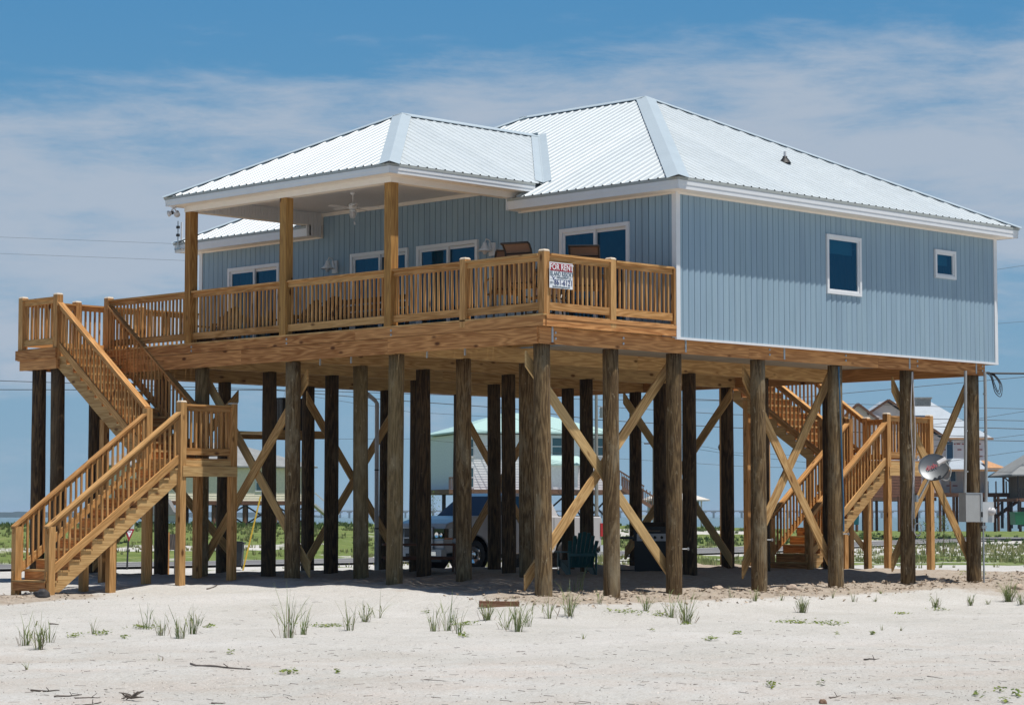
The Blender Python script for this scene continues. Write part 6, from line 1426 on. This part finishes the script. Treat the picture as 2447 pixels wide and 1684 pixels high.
def stick(x0, y0, x1, y1, r, curved, label, seed):
    rnd = random.Random(seed); n = 9; pts = []; L0 = math.hypot(x1-x0, y1-y0)
    for k in range(n+1):
        t = k/n; b = (math.sin(t*3.14)*-.09*L0 if curved else 0)+rnd.uniform(-.012, .012)*L0
        x, y = x0+(x1-x0)*t-S2*-b, y0+(y1-y0)*t-S2*-b; pts.append(Vector((x, y, ground_z(x, y)+r*.7+rnd.uniform(0, .4)*r+(.05*max(0, .25-t) if curved and r > .012 else 0))))
    c = pts[0].copy(); mb = MB(); mb.tube([p_-c for p_ in pts], r, 8, rnd.random(), r1=r*.45)
    if r > .006 and L0 > .25:
        q = pts[6]-c; mb.tube([q, q+Vector((rnd.uniform(-.08, .08), rnd.uniform(-.08, .08), .04))], r*.4, 5, .3)
    o = mb.build('driftwood_stick', M['drift'], smooth=True); o.location = c; tag(o, label, 'driftwood', 'driftwood on the beach')
for i, s in enumerate(STICKS): stick(*s, SLB[i], 500+i)
mb = MB(); mb.beam((-.27, .2, .04), (.26, -.2, .03), .11, .10, None, .3); o = mb.build('wood_block', wood('red_log', (.30, .16, .10), (.16, .07, .04), (.25, .15, .1)), bevel=.012); o.location = (-4.9, -.35, ground_z(-4.9, -.35)); tag(o, 'short reddish timber offcut lying in front of the near corner pile', 'timber')
def rock(x, y, r, m, label, seed, name='rock', cat='rock', flat=.7):
    rnd = random.Random(seed); bm = bmesh.new(); bmesh.ops.create_icosphere(bm, subdivisions=3, radius=r)
    for v in bm.verts:
        k = 1+.35*noise.noise(v.co*(1.6/r)+Vector((seed, 0, 0))); v.co *= k; v.co.z *= flat
    me = bpy.data.meshes.new(name); bm.to_mesh(me); bm.free(); me.materials.append(m); o = bpy.data.objects.new(name, me); col.objects.link(o); o.location = (x, y, ground_z(x, y)+r*.25); me.polygons.foreach_set('use_smooth', [True]*len(me.polygons)); tag(o, label, cat)
rock(-8.15, 8.15, .15, plain('dark_lump', (.035, .033, .035), .7, bump=.4), 'dark rock beside the foot of the left staircase', 3)
rock(-15.78, -15.41, .035, plain('brown_nut', (.16, .09, .05), .6), 'round brown husk lying in the foreground sand', 5, 'seed_husk', 'husk', .9)
pale = plain('pale_stone', (.42, .33, .26), .9, bump=.4)
for i, (x, y, r, l) in enumerate(((2.2, .9, .09, 'pale stone in the shade between the central piles'), (3.9, .45, .12, 'pale stone just right of the stair-side pile'), (8.6, -1.6, .13, 'pale stone left of the tuft by the rightmost pile'), (13.2, -.5, .17, 'tan stone at the right edge beyond the rightmost pile'))): rock(x, y, r, pale, l, 20+i)
# root clump
mb = MB(); rnd = random.Random(4)
for k in range(14):
    a = rnd.uniform(0, 6.283); p0 = Vector((0, 0, .03)); p1 = p0+Vector((math.cos(a)*.06, math.sin(a)*.06, rnd.uniform(0, .06))); p2 = p1+Vector((math.cos(a+.6)*.06, math.sin(a+.6)*.06, rnd.uniform(-.05, .03))); mb.tube([p0, p1, p2], .012, 6, rnd.random(), r1=.004)
o = mb.build('root_clump', M['drift']); o.location = (-19.97, -10.89, ground_z(-19.97, -10.89)); tag(o, 'knotted root clump among the driftwood in the lower left foreground', 'driftwood')
# loose litter, clods and shells: nobody could count these
mb = MB(); rnd = random.Random(11)
for k in range(3200):
    v = rnd.uniform(20.5, 42); u = rnd.uniform(-.24, .24)*v; x, y = to_w(u, v); z = ground_z(x, y)+.004; a = rnd.uniform(0, 6.283); l = rnd.random()**4*.11+.010; r_ = rnd.uniform(.0012, .003)
    if v > 30 and rnd.random() < .72: continue
    mb.tube([(x, y, z), (x+math.cos(a)*l, y+math.sin(a)*l, z+rnd.uniform(0, .01))], r_, 3, rnd.random(), False)
tag(mb.build('twig_litter', M['drift']), 'tiny dark twigs scattered over the foreground sand', 'litter', kind='stuff')
def chips(name, mat, n, fn, smin, smax, label, seed):
    mb = MB(); rnd = random.Random(seed)
    for k in range(n):
        x, y = fn(rnd); s_ = smin+(smax-smin)*rnd.random()**3; z = ground_z(x, y)+s_*.15; pts = []
        for j in range(6): pts.append(Vector((x, y, z))+Vector((rnd.uniform(-1, 1), rnd.uniform(-1, 1), rnd.uniform(-.2, .8))).normalized()*s_*rnd.uniform(.6, 1))
        t = rnd.random(); mb.quad([pts[0], pts[1], pts[2]], None, t); mb.quad([pts[0], pts[2], pts[3]], None, t); mb.quad([pts[3], pts[4], pts[1]], None, t); mb.quad([pts[2], pts[4], pts[5]], None, t); mb.quad([pts[1], pts[2], pts[4]], None, t)
    tag(mb.build(name, mat), label, 'litter', kind='stuff')
chips('sand_clods', plain('sand_clod', (.47, .38, .29), .95, var=.15), 3500, lambda r: (r.uniform(-4.5, 13), .2+r.gauss(0, .75)), .008, .07, 'crumbly brown sand clods along the right-hand row of piles', 21)
chips('sand_clods', plain('sand_clod_left', (.47, .38, .29), .95, var=.15), 700, lambda r: (-8.9+r.gauss(0, 1.0), 8.6+r.gauss(0, 1.0)), .008, .05, 'crumbly brown sand around the foot of the left staircase', 22)
chips('dark_debris', plain('dark_debris', (.10, .075, .055), .9), 2200, lambda r: to_w(*(lambda v: (r.uniform(-.24, .24)*v, v))(20.5+15*r.random()**1.6)), .003, .012, 'small dark bits of bark and debris in the foreground sand', 24)
chips('shell_fragments', plain('shell_white', (.72, .66, .60), .6, var=.15), 2600, lambda r: to_w(*(lambda v: (r.uniform(-.24, .24)*v, v))(r.uniform(20.5, 29.5))), .003, .016, 'white and pinkish shell fragments in the foreground sand', 23)
# marsh grass beyond the house
def field(name, mat, n, fn, hmin, hmax, label, seed, blades=7, wmul=1.0):
    mb = MB(); rnd = random.Random(seed); c_ = 0
    for k in range(n):
        u, v = fn(rnd); x, y = to_w(u, v)
        rd = road_d(u, v)[0]
        if abs(rd) < 4.6: continue
        if noise.fractal(Vector((x*.09, y*.09, 1)), 1, 2, 3) < -.18+.0*v: continue
        z = ground_z(x, y, False)-.05; h0 = rnd.uniform(hmin, hmax)
        for b in range(blades):
            a = rnd.uniform(0, 6.283); r_ = rnd.random()*.35*h0; bx, by = x+r_*math.cos(a), y+r_*math.sin(a); h = h0*rnd.uniform(.5, 1); w_ = wmul*rnd.uniform(.015, .035)*(v/90); d = h*rnd.uniform(0, .5); tn = rnd.random()
            mb.quad([(bx-w_*S2, by+w_*S2, z), (bx+w_*S2, by-w_*S2, z), (bx+d*math.cos(a), by+d*math.sin(a), z+h)], None, tn)
    tag(mb.build(name, mat), label, 'grass', kind='stuff')
field('marsh_grass', M['marsh'], 4200, lambda r: (lambda v: (r.uniform(-.235, .235)*v, v))(r.uniform(95, 175)), .15, .45, 'tall green marsh grass on the dunes across the road', 31)
field('marsh_grass', M['marsh'], 500, lambda r: (lambda v: (r.uniform(.02, .235)*v, v))(r.uniform(97, 112)), .15, .4, 'green grass on the near side of the road at the right', 33)
field('shrub_band', M['shrub'], 2400, lambda r: (lambda v: (r.uniform(-.235, .235)*v, v))(r.uniform(165, 235)), .15, .55, 'dark green shrub band on the dune crest', 32, 9, 1.2)
def sapling(u, v, h, label, seed):
    rnd = random.Random(seed); x, y = to_w(u, v); t = empty('sapling', label, 'sapling', 'young saplings at the right', (x, y, ground_z(x, y, False)))
    mb = MB(); mb.tube([(0, 0, -.1), (.05, 0, h)], .03, 6, r1=.01); mb.build('trunk', M['old_wood'], t); mb = MB()
    for k in range(260):
        q = Vector((rnd.gauss(0, .22), rnd.gauss(0, .22), h*rnd.uniform(.4, 1.05))); s_ = rnd.uniform(.04, .08); e1 = Vector((rnd.uniform(-1, 1), rnd.uniform(-1, 1), rnd.uniform(-1, 1))).normalized()*s_; e2 = e1.cross(Vector((0, 0, 1)))
        mb.quad([q-e1, q+e2*.6, q+e1, q-e2*.6], None, rnd.random())
    mb.build('crown', M['shrub'], t)
sapling(22.3, 128, 1.7, 'slim green sapling left of the rightmost brace', 1); sapling(23.6, 130, 2.0, 'taller green sapling nearer the electric boxes', 2); sapling(-5.9, 178, 2.8, 'bushy green sapling beneath the right end of the cream house', 5)

# ------------------------------------------------------------------ air
hz = MB(); hz.box((-60000, -60000, -4.5), (60000, 60000, 30)); ho = hz.build('haze', None)
hm = bpy.data.materials.new('haze'); hm.use_nodes = True; t = hm.node_tree; t.nodes.clear(); out = t.nodes.new('ShaderNodeOutputMaterial'); pv_ = t.nodes.new('ShaderNodeVolumePrincipled')
pv_.inputs['Color'].default_value = (.62, .80, 1, 1); pv_.inputs['Density'].default_value = HAZE; t.links.new(pv_.outputs[0], out.inputs['Volume']); ho.data.materials.append(hm); tag(ho, kind='stuff')
